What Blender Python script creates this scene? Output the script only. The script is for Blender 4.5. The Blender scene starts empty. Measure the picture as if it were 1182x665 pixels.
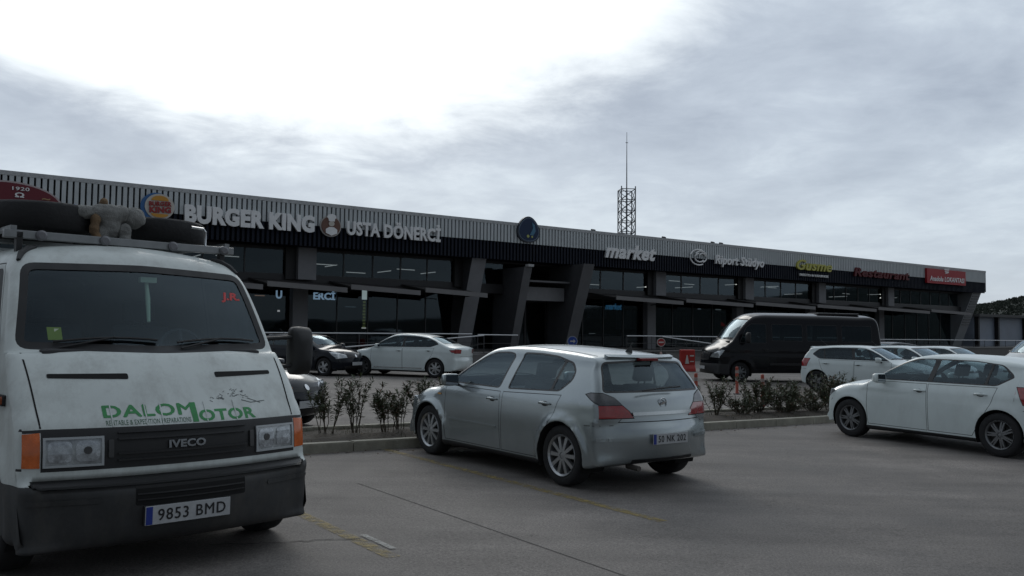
import bpy, bmesh, math, random
from mathutils import Vector, Matrix
from mathutils.bvhtree import BVHTree
from mathutils.geometry import barycentric_transform
random.seed(7)
R = math.radians
scene = bpy.context.scene
COL = scene.collection
# ------------------------------------------------------------------ camera
F_PX, PITCH, ROLL, EYE = 980.0, 0.049, 0.0094, 1.607
cam_d = bpy.data.cameras.new('camera'); cam = bpy.data.objects.new('camera', cam_d); COL.objects.link(cam)
cam_d.sensor_width = 36; cam_d.lens = F_PX/1182*36; cam_d.clip_end = 5000; cam_d.clip_start = .05
Fw = Vector((0, math.cos(PITCH), math.sin(PITCH))); U0 = Vector((0, -math.sin(PITCH), math.cos(PITCH))); R0 = Vector((1, 0, 0))
cr, sr = math.cos(ROLL), math.sin(ROLL)
rt = cr*R0+sr*U0; up = cr*U0-sr*R0
cam.matrix_world = Matrix(((rt.x, up.x, -Fw.x, 0), (rt.y, up.y, -Fw.y, 0), (rt.z, up.z, -Fw.z, EYE), (0, 0, 0, 1)))
scene.camera = cam
# ------------------------------------------------------------------ view, sky, sun
scene.view_settings.view_transform = 'Standard'; scene.view_settings.look = 'None'
scene.view_settings.exposure = 0; scene.view_settings.gamma = 1
SUN_EL, SUN_AZ = 32.0, -12.0          # elevation; degrees right of the viewing direction (+Y)
world = bpy.data.worlds.new('World'); scene.world = world; world.use_nodes = True
def build_world():
    nt = world.node_tree; N = nt.nodes; L = nt.links; N.clear()
    def n(t, **k):
        x = N.new(t)
        for a, b in k.items(): setattr(x, a, b)
        return x
    def mth(op, a, b=None, clamp=False):
        m = n('ShaderNodeMath', operation=op, use_clamp=clamp)
        for i, v in enumerate((a, b)):
            if v is None: continue
            if isinstance(v, (int, float)): m.inputs[i].default_value = v
            else: L.new(v, m.inputs[i])
        return m.outputs[0]
    def ramp(v, stops):
        r = n('ShaderNodeValToRGB'); e = r.color_ramp.elements
        while len(e) < len(stops): e.new(.5)
        for q, (p, c) in zip(e, stops): q.position = p; q.color = (*c, 1) if len(c) == 3 else c
        L.new(v, r.inputs[0]); return r.outputs[0]
    def mix(f, a, b):
        m = n('ShaderNodeMix', data_type='RGBA')
        if isinstance(f, (int, float)): m.inputs[0].default_value = f
        else: L.new(f, m.inputs[0])
        for i, v in ((6, a), (7, b)):
            if isinstance(v, tuple): m.inputs[i].default_value = (*v, 1)
            else: L.new(v, m.inputs[i])
        return m.outputs[2]
    tc = n('ShaderNodeTexCoord'); sep = n('ShaderNodeSeparateXYZ'); L.new(tc.outputs['Generated'], sep.inputs[0])
    X, Y, Z = sep.outputs
    zc = mth('MAXIMUM', Z, 0.0); den = mth('ADD', zc, .16)
    cx = mth('DIVIDE', X, den); cy = mth('DIVIDE', Y, den)
    comb = n('ShaderNodeCombineXYZ'); L.new(cx, comb.inputs[0]); L.new(cy, comb.inputs[1])
    def noise(scale, detail, rough, dist=0, off=0):
        m = n('ShaderNodeMapping'); m.inputs['Location'].default_value = (off, off*.7, off*.3); L.new(comb.outputs[0], m.inputs[0])
        t = n('ShaderNodeTexNoise'); t.inputs['Scale'].default_value = scale; t.inputs['Detail'].default_value = detail
        t.inputs['Roughness'].default_value = rough; t.inputs['Distortion'].default_value = dist
        L.new(m.outputs[0], t.inputs['Vector']); return t.outputs['Fac']
    big = noise(.75, 5, .55, .5, 3.1); fine = noise(2.9, 9, .62, .3, 9.4)
    dens = mth('ADD', mth('MULTIPLY', big, .60), mth('MULTIPLY', fine, .40))
    grey = ramp(dens, [(.32, (.79, .87, .95)), (.44, (.67, .75, .83)), (.52, (.54, .61, .70)), (.64, (.41, .47, .56))])
    # brighter, paler air near the skyline
    hz = ramp(zc, [(0.0, (1, 1, 1)), (.10, (.75, .75, .75)), (.24, (0, 0, 0))])
    grey = mix(mth('MULTIPLY', hz, .6), grey, (.61, .685, .76))
    # unseen cloud behind the camera, darkened to dim vehicle fronts and reflections
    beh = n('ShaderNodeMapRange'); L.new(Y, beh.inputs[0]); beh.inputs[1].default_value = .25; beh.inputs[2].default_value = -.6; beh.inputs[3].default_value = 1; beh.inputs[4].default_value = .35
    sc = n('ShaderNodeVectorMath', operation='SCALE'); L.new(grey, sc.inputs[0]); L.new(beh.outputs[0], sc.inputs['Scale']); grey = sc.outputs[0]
    # thin cloud in front of the sun: wide soft-edged brightening
    az = mth('ARCTAN2', X, Y)
    da = mth('DIVIDE', mth('SUBTRACT', az, R(-13.5)), .50)
    de = mth('DIVIDE', mth('SUBTRACT', Z, .42), .215)
    wob = mth('MULTIPLY', mth('SUBTRACT', mth('ADD', mth('MULTIPLY', big, .6), mth('MULTIPLY', fine, .4)), .5), 1.9)
    r2 = mth('ADD', mth('ADD', mth('POWER', mth('ABSOLUTE', da), 2.4), mth('POWER', mth('ABSOLUTE', de), 2.0)), wob)
    glow = ramp(r2, [(.50, (1, 1, 1)), (.80, (.72, .72, .72)), (1.0, (.22, .22, .22)), (1.0, (0, 0, 0))])
    mr = n('ShaderNodeMapRange', interpolation_type='SMOOTHERSTEP'); L.new(r2, mr.inputs[0])
    mr.inputs[1].default_value = 1.36; mr.inputs[2].default_value = .52; mr.inputs[3].default_value = 0; mr.inputs[4].default_value = 1
    col = mix(mr.outputs[0], grey, (1.15, 1.22, 1.25))
    sky = n('ShaderNodeTexSky', sky_type='NISHITA'); sky.sun_disc = False
    sky.sun_elevation = R(SUN_EL); sky.sun_rotation = R(SUN_AZ)
    # clouds are 12 parts in 13 of the light; colours x10 because the Background runs at 0.1
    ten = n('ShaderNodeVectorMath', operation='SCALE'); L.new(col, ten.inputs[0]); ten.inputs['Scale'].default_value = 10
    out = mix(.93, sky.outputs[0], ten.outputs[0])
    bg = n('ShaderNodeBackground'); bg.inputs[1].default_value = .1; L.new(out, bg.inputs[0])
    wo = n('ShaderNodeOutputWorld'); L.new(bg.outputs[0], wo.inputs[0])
build_world()
sd = bpy.data.lights.new('sun', 'SUN'); sd.energy = .55; sd.angle = R(25); sd.color = (1, .97, .92)
sun = bpy.data.objects.new('sun', sd); COL.objects.link(sun)
sdir = Vector((math.sin(R(SUN_AZ))*math.cos(R(SUN_EL)), math.cos(R(SUN_AZ))*math.cos(R(SUN_EL)), math.sin(R(SUN_EL))))
sun.rotation_euler = sdir.to_track_quat('Z', 'Y').to_euler()

# ------------------------------------------------------------------ site frame and ground
SA = R(36.5); SU = Vector((math.cos(SA), math.sin(SA), 0)); SV = Vector((-math.sin(SA), math.cos(SA), 0))
def clip(a, lo, hi): return max(lo, min(hi, a))
def gz(x, y): return -.0107*clip(x, -30, 70) - .002*clip(y, -20, 70)
def suv(u, v, z=None, dz=0):
    p = SU*u+SV*v
    p.z = (gz(p.x, p.y) if z is None else z)+dz
    return p
GN = Vector((.0107, .002, 1)).normalized()
# ------------------------------------------------------------------ materials
MATS = {}
def mat(name, col, rough=.6, metal=0, spec=.5, coat=0, var=0, vscale=3, bump=0, bscale=40, emit=None, estr=1, back=None, dirt=0, aniso=None, var2=0):
    if name in MATS: return MATS[name]
    m = bpy.data.materials.new(name); m.use_nodes = True; nt = m.node_tree; N = nt.nodes; L = nt.links
    b = N['Principled BSDF']; b.inputs['Base Color'].default_value = (*col, 1); b.inputs['Roughness'].default_value = rough
    b.inputs['Metallic'].default_value = metal; b.inputs['Specular IOR Level'].default_value = spec; b.inputs['Coat Weight'].default_value = coat
    b.inputs['Coat Roughness'].default_value = .08
    if emit: b.inputs['Emission Color'].default_value = (*emit, 1); b.inputs['Emission Strength'].default_value = estr
    tc = N.new('ShaderNodeTexCoord')
    last = None
    if var:
        t = N.new('ShaderNodeTexNoise'); t.inputs['Scale'].default_value = vscale; t.inputs['Detail'].default_value = 8; t.inputs['Roughness'].default_value = .65
        L.new(tc.outputs['Object'], t.inputs['Vector'])
        r = N.new('ShaderNodeMapRange'); L.new(t.outputs['Fac'], r.inputs[0]); r.inputs[1].default_value = .3; r.inputs[2].default_value = .7
        r.inputs[3].default_value = 1-var; r.inputs[4].default_value = 1+var
        mx = N.new('ShaderNodeVectorMath'); mx.operation = 'SCALE'; mx.inputs[0].default_value = col; L.new(r.outputs[0], mx.inputs['Scale'])
        last = mx.outputs[0]
        rr = N.new('ShaderNodeMapRange'); L.new(t.outputs['Fac'], rr.inputs[0]); rr.inputs[1].default_value = .3; rr.inputs[2].default_value = .7
        rr.inputs[3].default_value = max(.02, rough-.12*min(1, var*4)); rr.inputs[4].default_value = min(1, rough+.12*min(1, var*4)); L.new(rr.outputs[0], b.inputs['Roughness'])
    if dirt:
        t = N.new('ShaderNodeTexNoise'); t.inputs['Scale'].default_value = 5; t.inputs['Detail'].default_value = 10; t.inputs['Roughness'].default_value = .75
        mp = N.new('ShaderNodeMapping'); mp.inputs['Scale'].default_value = (1, 1, .45); L.new(tc.outputs['Object'], mp.inputs[0]); L.new(mp.outputs[0], t.inputs['Vector'])
        r = N.new('ShaderNodeMapRange'); L.new(t.outputs['Fac'], r.inputs[0]); r.inputs[1].default_value = .46; r.inputs[2].default_value = .78; r.inputs[3].default_value = 0; r.inputs[4].default_value = dirt
        mx = N.new('ShaderNodeMix'); mx.data_type = 'RGBA'; L.new(r.outputs[0], mx.inputs[0])
        if last: L.new(last, mx.inputs[6])
        else: mx.inputs[6].default_value = (*col, 1)
        mx.inputs[7].default_value = (.13, .115, .095, 1); last = mx.outputs[2]
    if back is not None:
        g = N.new('ShaderNodeNewGeometry'); mx = N.new('ShaderNodeMix'); mx.data_type = 'RGBA'; L.new(g.outputs['Backfacing'], mx.inputs[0])
        if last: L.new(last, mx.inputs[6])
        else: mx.inputs[6].default_value = (*col, 1)
        mx.inputs[7].default_value = (*back, 1); last = mx.outputs[2]
    if last: L.new(last, b.inputs['Base Color'])
    if bump:
        t = N.new('ShaderNodeTexNoise'); t.inputs['Scale'].default_value = bscale; t.inputs['Detail'].default_value = 6
        L.new(tc.outputs['Object'], t.inputs['Vector'])
        bp = N.new('ShaderNodeBump'); bp.inputs['Strength'].default_value = bump; bp.inputs['Distance'].default_value = .02
        L.new(t.outputs['Fac'], bp.inputs['Height']); L.new(bp.outputs[0], b.inputs['Normal'])
    MATS[name] = m; return m
def glass_mat(name, tint=(.35, .42, .42), ior=1.5, rough=.02, body=.0, bodycol=(.02, .02, .02)):
    if name in MATS: return MATS[name]
    m = bpy.data.materials.new(name); m.use_nodes = True; nt = m.node_tree; N = nt.nodes; L = nt.links; N.clear()
    o = N.new('ShaderNodeOutputMaterial'); tr = N.new('ShaderNodeBsdfTransparent'); tr.inputs[0].default_value = (*tint, 1)
    gl = N.new('ShaderNodeBsdfGlossy'); gl.inputs['Roughness'].default_value = rough; gl.inputs['Color'].default_value = (.74, .90, 1, 1)
    df = N.new('ShaderNodeBsdfDiffuse'); df.inputs[0].default_value = (*bodycol, 1)
    m1 = N.new('ShaderNodeMixShader'); m1.inputs[0].default_value = body; L.new(tr.outputs[0], m1.inputs[1]); L.new(df.outputs[0], m1.inputs[2])
    fr = N.new('ShaderNodeFresnel'); ge = N.new('ShaderNodeNewGeometry'); mr = N.new('ShaderNodeMapRange')   # thin pane: the same reflection from both sides
    L.new(ge.outputs['Backfacing'], mr.inputs[0]); mr.inputs[3].default_value = ior; mr.inputs[4].default_value = 1/ior; L.new(mr.outputs[0], fr.inputs[0])
    m2 = N.new('ShaderNodeMixShader'); L.new(fr.outputs[0], m2.inputs[0]); L.new(m1.outputs[0], m2.inputs[1]); L.new(gl.outputs[0], m2.inputs[2])
    L.new(m2.outputs[0], o.inputs[0]); MATS[name] = m; return m
BLK = lambda: mat('black_plastic', (.012, .012, .013), .55, var=.2, vscale=6)
RUB = lambda: mat('tyre_rubber', (.014, .014, .015), .85, bump=.3, bscale=30, var=.25)
GAP = lambda: mat('shut_line', (.006, .006, .006), .9)
CHR = lambda: mat('chrome', (.55, .56, .57), .16, 1)

# ------------------------------------------------------------------ mesh helpers
def obj(name, bm, m, parent=None, smooth=False, loc=None):
    me = bpy.data.meshes.new(name); bm.to_mesh(me); bm.free()
    for x in (m if isinstance(m, (list, tuple)) else [m]): me.materials.append(x)
    if smooth:
        for p in me.polygons: p.use_smooth = True
    o = bpy.data.objects.new(name, me); COL.objects.link(o)
    if parent: o.parent = parent
    if loc is not None: o.location = loc
    return o
def tag(o, label=None, cat=None, group=None, kind=None):
    if label: o['label'] = label
    if cat: o['category'] = cat
    if group: o['group'] = group
    if kind: o['kind'] = kind
    return o
def empty(name, label, cat, mw=None, group=None):
    o = bpy.data.objects.new(name, None); COL.objects.link(o); o.empty_display_size = .2
    if mw is not None: o.matrix_world = mw
    return tag(o, label, cat, group)
def frame(o, x, z=(0, 0, 1)):
    x = Vector(x).normalized(); z = Vector(z); z = (z-x*z.dot(x)).normalized(); y = z.cross(x)
    return Matrix(((x.x, y.x, z.x, o[0]), (x.y, y.y, z.y, o[1]), (x.z, y.z, z.z, o[2]), (0, 0, 0, 1)))
def box(bm, a, b, M=None, bev=0):
    a = Vector(a); b = Vector(b); vs = []
    for x in (a.x, b.x):
        for y in (a.y, b.y):
            for z in (a.z, b.z):
                p = Vector((x, y, z)); vs.append(bm.verts.new(M @ p if M else p))
    fs = [bm.faces.new([vs[i] for i in q]) for q in ((0, 1, 3, 2), (4, 6, 7, 5), (0, 4, 5, 1), (2, 3, 7, 6), (0, 2, 6, 4), (1, 5, 7, 3))]
    if (b.x-a.x)*(b.y-a.y)*(b.z-a.z) < 0: bmesh.ops.reverse_faces(bm, faces=fs)
    if bev:
        es = list({e for f in fs for e in f.edges})
        bmesh.ops.bevel(bm, geom=es, offset=bev, segments=2, affect='EDGES', profile=.6)
def prism(bm, poly, fn, d0, d1):
    """poly: 2D points; fn(a,b,d)->Vector; extruded from d0 to d1"""
    A = [bm.verts.new(fn(a, b, d0)) for a, b in poly]; B = [bm.verts.new(fn(a, b, d1)) for a, b in poly]
    fs = [bm.faces.new(A), bm.faces.new(B[::-1])]
    n = len(poly)
    for i in range(n): fs.append(bm.faces.new((A[i], B[i], B[(i+1) % n], A[(i+1) % n])))
    bmesh.ops.recalc_face_normals(bm, faces=fs)
def tube(bm, pts, r, n=8, caps=True):
    pts = [Vector(p) for p in pts]; rings = []
    if len(pts) < 2: return
    rr = r if isinstance(r, (list, tuple)) else [r]*len(pts)
    for i, p in enumerate(pts):
        t = (pts[min(i+1, len(pts)-1)]-pts[max(i-1, 0)]).normalized()
        a = t.cross(Vector((0, 0, 1)));
        if a.length < .05: a = t.cross(Vector((1, 0, 0)))
        a.normalize(); b = t.cross(a)
        rings.append([bm.verts.new(p+(a*math.cos(2*math.pi*k/n)+b*math.sin(2*math.pi*k/n))*rr[i]) for k in range(n)])
    for q in range(len(rings)-1):
        for k in range(n): bm.faces.new((rings[q][(k+1) % n], rings[q+1][(k+1) % n], rings[q+1][k], rings[q][k]))
    if caps and n > 2: bm.faces.new(rings[0][::-1]); bm.faces.new(rings[-1])
def lathe(bm, prof, axis='y', n=32, c=(0, 0, 0), close=False):
    """prof: (r, h) pairs revolved about axis through c"""
    c = Vector(c); rings = []
    for r, h in prof:
        ring = []
        for k in range(n):
            a = 2*math.pi*k/n; ca, sa = math.cos(a)*r, math.sin(a)*r
            ring.append(bm.verts.new(c+(Vector((ca, h, sa)) if axis == 'y' else Vector((ca, sa, h)) if axis == 'z' else Vector((h, ca, sa)))))
        rings.append(ring)
    fs = []
    for q in range(len(rings)-1):
        for k in range(n): fs.append(bm.faces.new((rings[q][k], rings[q][(k+1) % n], rings[q+1][(k+1) % n], rings[q+1][k])))
    if close:
        fs.append(bm.faces.new(rings[0])); fs.append(bm.faces.new(rings[-1]))
    bmesh.ops.recalc_face_normals(bm, faces=fs)
def textmesh(s, size, depth=.02, off=0, *a, **k):
    if off and 'M' in s:        # the stroke offset breaks this glyph: thicken with shifted layers instead
        out = bmesh.new(); o_ = off*.8
        for i, (dx, dy) in enumerate(((0, 0), (o_, 0), (-o_, 0), (0, o_), (0, -o_))):
            b = textmesh_(s, size, depth, 0, *a, **k)
            for v in b.verts: v.co.x += dx*size; v.co.y += dy*size; v.co.z += i*depth*.12
            me = bpy.data.meshes.new('x'); b.to_mesh(me); b.free(); out.from_mesh(me); bpy.data.meshes.remove(me)
        return out
    return textmesh_(s, size, depth, off, *a, **k)
def textmesh_(s, size, depth=.02, off=0, shear=0, sx=1, spacing=1, align='CENTER', bevel=0):
    cu = bpy.data.curves.new('t', 'FONT'); cu.body = s; cu.size = size; cu.extrude = depth/2; cu.offset = off; cu.shear = shear
    cu.space_character = spacing; cu.align_x = align; cu.resolution_u = 3; cu.bevel_depth = bevel
    o = bpy.data.objects.new('t', cu); COL.objects.link(o)
    dg = bpy.context.evaluated_depsgraph_get(); me = bpy.data.meshes.new_from_object(o.evaluated_get(dg))
    bpy.data.objects.remove(o); bpy.data.curves.remove(cu)
    bm = bmesh.new(); bm.from_mesh(me); bpy.data.meshes.remove(me)
    for v in bm.verts: v.co.x *= sx
    return bm
def fit(bm, w=None, h=None):
    xs = [v.co.x for v in bm.verts]; ys = [v.co.y for v in bm.verts]
    cx, cy = (min(xs)+max(xs))/2, (min(ys)+max(ys))/2
    kx = w/(max(xs)-min(xs)) if w else None; ky = h/(max(ys)-min(ys)) if h else None
    kx = kx or ky; ky = ky or kx
    for v in bm.verts: v.co.x = (v.co.x-cx)*kx; v.co.y = (v.co.y-cy)*ky
    return bm
# 2D polygons
def ccw(p):
    a = sum(p[i][0]*p[(i+1) % len(p)][1]-p[(i+1) % len(p)][0]*p[i][1] for i in range(len(p)))
    return list(p) if a > 0 else list(p)[::-1]
def inset(p, d):
    p = ccw(p); n = len(p); out = []
    for i in range(n):
        a, b, c = Vector(p[i-1]), Vector(p[i]), Vector(p[(i+1) % n])
        e1 = (b-a).normalized(); e2 = (c-b).normalized(); n1 = Vector((-e1.y, e1.x)); n2 = Vector((-e2.y, e2.x))
        k = 1+n1.dot(n2)
        out.append(tuple(b+(n1+n2)*(d/max(k, .25))))
    return out
def rnd(p, r, n=4):
    p = ccw(p); m = len(p); out = []
    rs = r if isinstance(r, (list, tuple)) else [r]*m
    for i in range(m):
        a, b, c = Vector(p[i-1]), Vector(p[i]), Vector(p[(i+1) % m])
        ra = min(rs[i], (a-b).length*.45, (c-b).length*.45)
        s = b+(a-b).normalized()*ra; e = b+(c-b).normalized()*ra
        for k in range(n+1):
            t = k/n; out.append(tuple(s*(1-t)**2+b*2*t*(1-t)+e*t*t))
    return out
def circle(x, y, r, n=28): return [(x+r*math.cos(2*math.pi*k/n), y+r*math.sin(2*math.pi*k/n)) for k in range(n)]

# ------------------------------------------------------------------ vehicle shell
def spline(pts, ds):
    P = [Vector(p) for p in pts]; n = len(P); dense = []
    def seg(p0, p1, p2, p3, t):
        def tj(ti, a, b): return ti+max(1e-4, math.hypot(b[0]-a[0], b[1]-a[1]))**.5
        t0 = 0; t1 = tj(t0, p0, p1); t2 = tj(t1, p1, p2); t3 = tj(t2, p2, p3); t = t1+(t2-t1)*t
        A1 = p0*((t1-t)/(t1-t0))+p1*((t-t0)/(t1-t0)); A2 = p1*((t2-t)/(t2-t1))+p2*((t-t1)/(t2-t1)); A3 = p2*((t3-t)/(t3-t2))+p3*((t-t2)/(t3-t2))
        B1 = A1*((t2-t)/(t2-t0))+A2*((t-t0)/(t2-t0)); B2 = A2*((t3-t)/(t3-t1))+A3*((t-t1)/(t3-t1))
        return B1*((t2-t)/(t2-t1))+B2*((t-t1)/(t2-t1))
    for i in range(n):
        for k in range(24): dense.append(seg(P[i-1], P[i], P[(i+1) % n], P[(i+2) % n], k/24))
    out = []; acc = 0; last = dense[0]; out.append(dense[0])
    for q in dense[1:]:
        d = math.hypot(q[0]-last[0], q[1]-last[1]); acc += d; last = q
        if acc >= ds: out.append(q); acc = 0
    return out
class Shell:
    def __init__(s, outline, W, zs, ds=.035, clampx=.5, zlow=.72):
        pts = spline([Vector(p) for p in outline], ds)
        pts = [Vector((p[0], p[1], p[2], p[3])) for p in pts]; n = len(pts)
        xs = [p[0] for p in pts]; s.xmin, s.xmax = min(xs), max(xs); s.W = W; s.zs = zs
        area = sum(pts[i][0]*pts[(i+1) % n][1]-pts[(i+1) % n][0]*pts[i][1] for i in range(n)); sg = 1 if area > 0 else -1
        bm = bmesh.new(); rows = []
        Nf, Nc, Ns = 8, 6, 13
        raw = []
        for i in range(n):
            a, b = pts[i-1], pts[(i+1) % n]; t = Vector((b[0]-a[0], b[1]-a[1])).normalized(); raw.append(Vector((-t.y, t.x))*sg)
        for i in range(n):
            k = max(1, int((pts[i][2]+pts[i][3])/ds*.9)); nn = Vector((0, 0))
            for j in range(-k, k+1): nn += raw[(i+j) % n]*(k+1-abs(j))
            nn.normalize()
            # plan curvature of nose and tail: pull the corners straight back instead of along the normal
            cwi, zi = pts[i][3], pts[i][1]; ax_ = abs(nn.x)
            w_ = clip((cwi-.09)/.04, 0, 1)*max(clip((ax_-.25)/.35, 0, 1), 1 if zi < zlow else 0)
            if zi < zlow: w_ = max(w_, clip((.24-min(pts[i][0]-s.xmin, s.xmax-pts[i][0]))/.08, 0, 1))
            hx_ = Vector((-1 if pts[i][0] > 0.5*(s.xmin+s.xmax) else 1, 0)); nn = (nn*(1-w_)+hx_*w_).normalized()
            p = Vector((pts[i][0], pts[i][1])); Rr, cw = pts[i][2], pts[i][3]
            q = Vector((clip(p.x, s.xmin+clampx, s.xmax-clampx), zs))
            P0 = p+nn*(cw+Rr); Wc = W(P0.x, P0.y); yf = max(.05, Wc-Rr); ring = []
            for k in range(Nf+1):
                f = k/Nf; f = math.sin(f*math.pi/2)**.85 if 0 else f
                d = cw*f*f; c = p+nn*d; ring.append(Vector((c.x, yf*f, c.y)))
            for k in range(1, Nc+1):
                th = k/Nc*math.pi/2; c = p+nn*(cw+Rr*(1-math.cos(th))); y = yf+(W(c.x, c.y)-Wc if 0 else 0)+Rr*math.sin(th); ring.append(Vector((c.x, y, c.y)))
            for k in range(1, Ns+1):
                f = k/Ns; c = P0*(1-f)+q*f; ring.append(Vector((c.x, W(c.x, c.y), c.y)))
            rows.append(ring)
        def mk(sgn, base):
            g = []
            for i, ring in enumerate(rows):
                g.append([base[i] if (k == 0 and base) else bm.verts.new((v.x, v.y*sgn, v.z)) for k, v in enumerate(ring)])
            return g
        g1 = mk(1, None); g2 = mk(-1, [r[0] for r in g1])
        for g in (g1, g2):
            m = len(g[0])
            for i in range(n):
                for k in range(m-1):
                    vs = (g[i][k], g[(i+1) % n][k], g[(i+1) % n][k+1], g[i][k+1])
                    try: bm.faces.new(vs)
                    except ValueError: pass
        bmesh.ops.remove_doubles(bm, verts=bm.verts, dist=.0015)
        bmesh.ops.dissolve_degenerate(bm, dist=1e-4, edges=bm.edges)
        bm.normal_update()
        rev = []
        for f in bm.faces:
            c = f.calc_center_median(); o = Vector((clip(c.x, s.xmin+clampx, s.xmax-clampx), 0, zs))
            if f.normal.dot(c-o) < 0: rev.append(f)
        bmesh.ops.reverse_faces(bm, faces=rev); bm.normal_update()
        s.lab = bm.faces.layers.int.new('lab'); s.bm = bm; s.names = {}
        ref = bm.copy(); bmesh.ops.triangulate(ref, faces=ref.faces); ref.normal_update(); ref.faces.ensure_lookup_table()
        s.ref = ref; s.bvh = BVHTree.FromBMesh(ref)
    def normal(s, co):
        loc, no, idx, d = s.bvh.find_nearest(co)
        f = s.ref.faces[idx]; a, b, c = [v.co for v in f.verts]; na, nb, nc = [v.normal for v in f.verts]
        try: r = barycentric_transform(loc, a, b, c, na, nb, nc)
        except Exception: r = no
        return r.normalized() if r.length > .01 else no
    def carve(s, poly, ax, filt, label, only=(0,)):
        """ax: (i,j) coordinate indices of the polygon plane"""
        poly = ccw(poly); i, j = ax; lab = s.lab
        ids = [s.names.setdefault(o, len(s.names)+1) if o != 0 else 0 for o in only]
        x0, x1 = min(p[0] for p in poly), max(p[0] for p in poly); y0, y1 = min(p[1] for p in poly), max(p[1] for p in poly)
        F = []
        for f in s.bm.faces:
            if f[lab] not in ids: continue
            if max(v.co[i] for v in f.verts) < x0 or min(v.co[i] for v in f.verts) > x1 or max(v.co[j] for v in f.verts) < y0 or min(v.co[j] for v in f.verts) > y1: continue
            if filt(f.calc_center_median(), f.normal): F.append(f)
        for k in range(len(poly)):
            if not F: return []
            a, b = poly[k], poly[(k+1) % len(poly)]
            dx, dy = b[0]-a[0], b[1]-a[1]; l = math.hypot(dx, dy)
            if l < 1e-6: continue
            co = Vector((0, 0, 0)); no = Vector((0, 0, 0)); co[i], co[j] = a; no[i], no[j] = dy/l, -dx/l
            geom = set(F)
            for f in F: geom.update(f.edges); geom.update(f.verts)
            r = bmesh.ops.bisect_plane(s.bm, geom=list(geom), dist=1e-5, plane_co=co, plane_no=no)
            F = [f for f in r['geom'] if isinstance(f, bmesh.types.BMFace) and f.is_valid and (f.calc_center_median()-co).dot(no) < 0]
        li = s.names.setdefault(label, len(s.names)+1)
        for f in F: f[lab] = li
        return F
    def part(s, name, labels, m, parent, move=0, thick=0, lm=None, side=0, xr=None, label=None):
        """faces of the given labels become one mesh; lm maps label -> material index"""
        ids = {(0 if l == 0 else s.names.get(l, -1)): (lm or {}).get(l, 0) for l in labels}
        fs = [f for f in s.bm.faces if f[s.lab] in ids]
        if side: fs = [f for f in fs if f.calc_center_median().y*side > 0]
        if xr: fs = [f for f in fs if xr[0] < f.calc_center_median().x < xr[1]]
        if not fs: return None
        nb = bmesh.new(); vm = {}; nm = {}
        for f in fs:
            vs = []
            for v in f.verts:
                if v not in vm:
                    no = s.normal(v.co); vm[v] = nb.verts.new(v.co+no*move); nm[v] = no
                vs.append(vm[v])
            try: g = nb.faces.new(vs)
            except ValueError: continue
            g.smooth = True; g.material_index = ids[f[s.lab]]
        nrm = [nm[v] for v in vm]
        nb.verts.index_update()
        me = bpy.data.meshes.new(name); nb.to_mesh(me); nb.free()
        for x in (m if isinstance(m, (list, tuple)) else [m]): me.materials.append(x)
        me.normals_split_custom_set_from_vertices([tuple(x) for x in nrm])
        o = bpy.data.objects.new(name, me); COL.objects.link(o); o.parent = parent
        if thick:
            mo = o.modifiers.new('s', 'SOLIDIFY'); mo.thickness = thick; mo.offset = -1
        if label: o['label'] = label
        return o
    def kill(s, label):
        i = s.names.get(label, -1); bmesh.ops.delete(s.bm, geom=[f for f in s.bm.faces if f[s.lab] == i], context='FACES')
    def hit(s, ax, a, b, sign=1):
        """ax='y': point (x=a,z=b) from side sign; ax='x': (y=a,z=b) from front(+)/rear(-); ax='z': (x=a,y=b) from above"""
        if ax == 'y': r = s.bvh.ray_cast(Vector((a, 3*sign, b)), Vector((0, -sign, 0)))
        elif ax == 'x': r = s.bvh.ray_cast(Vector((9*sign, a, b)), Vector((-sign, 0, 0)))
        else: r = s.bvh.ray_cast(Vector((a, b, 5)), Vector((0, 0, -1)))
        return r[0], (s.normal(r[0]) if r[0] else None)
    def drape(s, src, ax, sign, off, grid=.05):
        """wrap a flat bmesh (x=across, y=up, z=height off the surface) on the shell"""
        xs = [v.co.x for v in src.verts]; ys = [v.co.y for v in src.verts]
        for k, (lo, hi) in enumerate(((min(xs), max(xs)), (min(ys), max(ys)))):
            c = lo+grid
            while c < hi:
                co = Vector((0, 0, 0)); no = Vector((0, 0, 0)); co[k] = c; no[k] = 1
                bmesh.ops.bisect_plane(src, geom=list(src.verts)+list(src.edges)+list(src.faces), dist=1e-5, plane_co=co, plane_no=no); c += grid
        for v in src.verts:
            h = v.co.z
            p, n = s.hit(ax, v.co.x, v.co.y, sign)
            if p is None: p, n, _, _ = s.bvh.find_nearest(Vector((v.co.x, s.W(v.co.x, v.co.y)*sign, v.co.y)) if ax == 'y' else Vector(((s.xmax if sign > 0 else s.xmin), v.co.x, v.co.y)))
            v.co = p+n*(off+h)
        bmesh.ops.recalc_face_normals(src, faces=src.faces)
        if src.calc_volume(signed=True) < 0: bmesh.ops.reverse_faces(src, faces=src.faces)
        return src
def flat(poly, thick=.01):
    bm = bmesh.new(); prism(bm, ccw(poly), lambda a, b, d: Vector((a, b, d)), 0, thick); return bm
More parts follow.
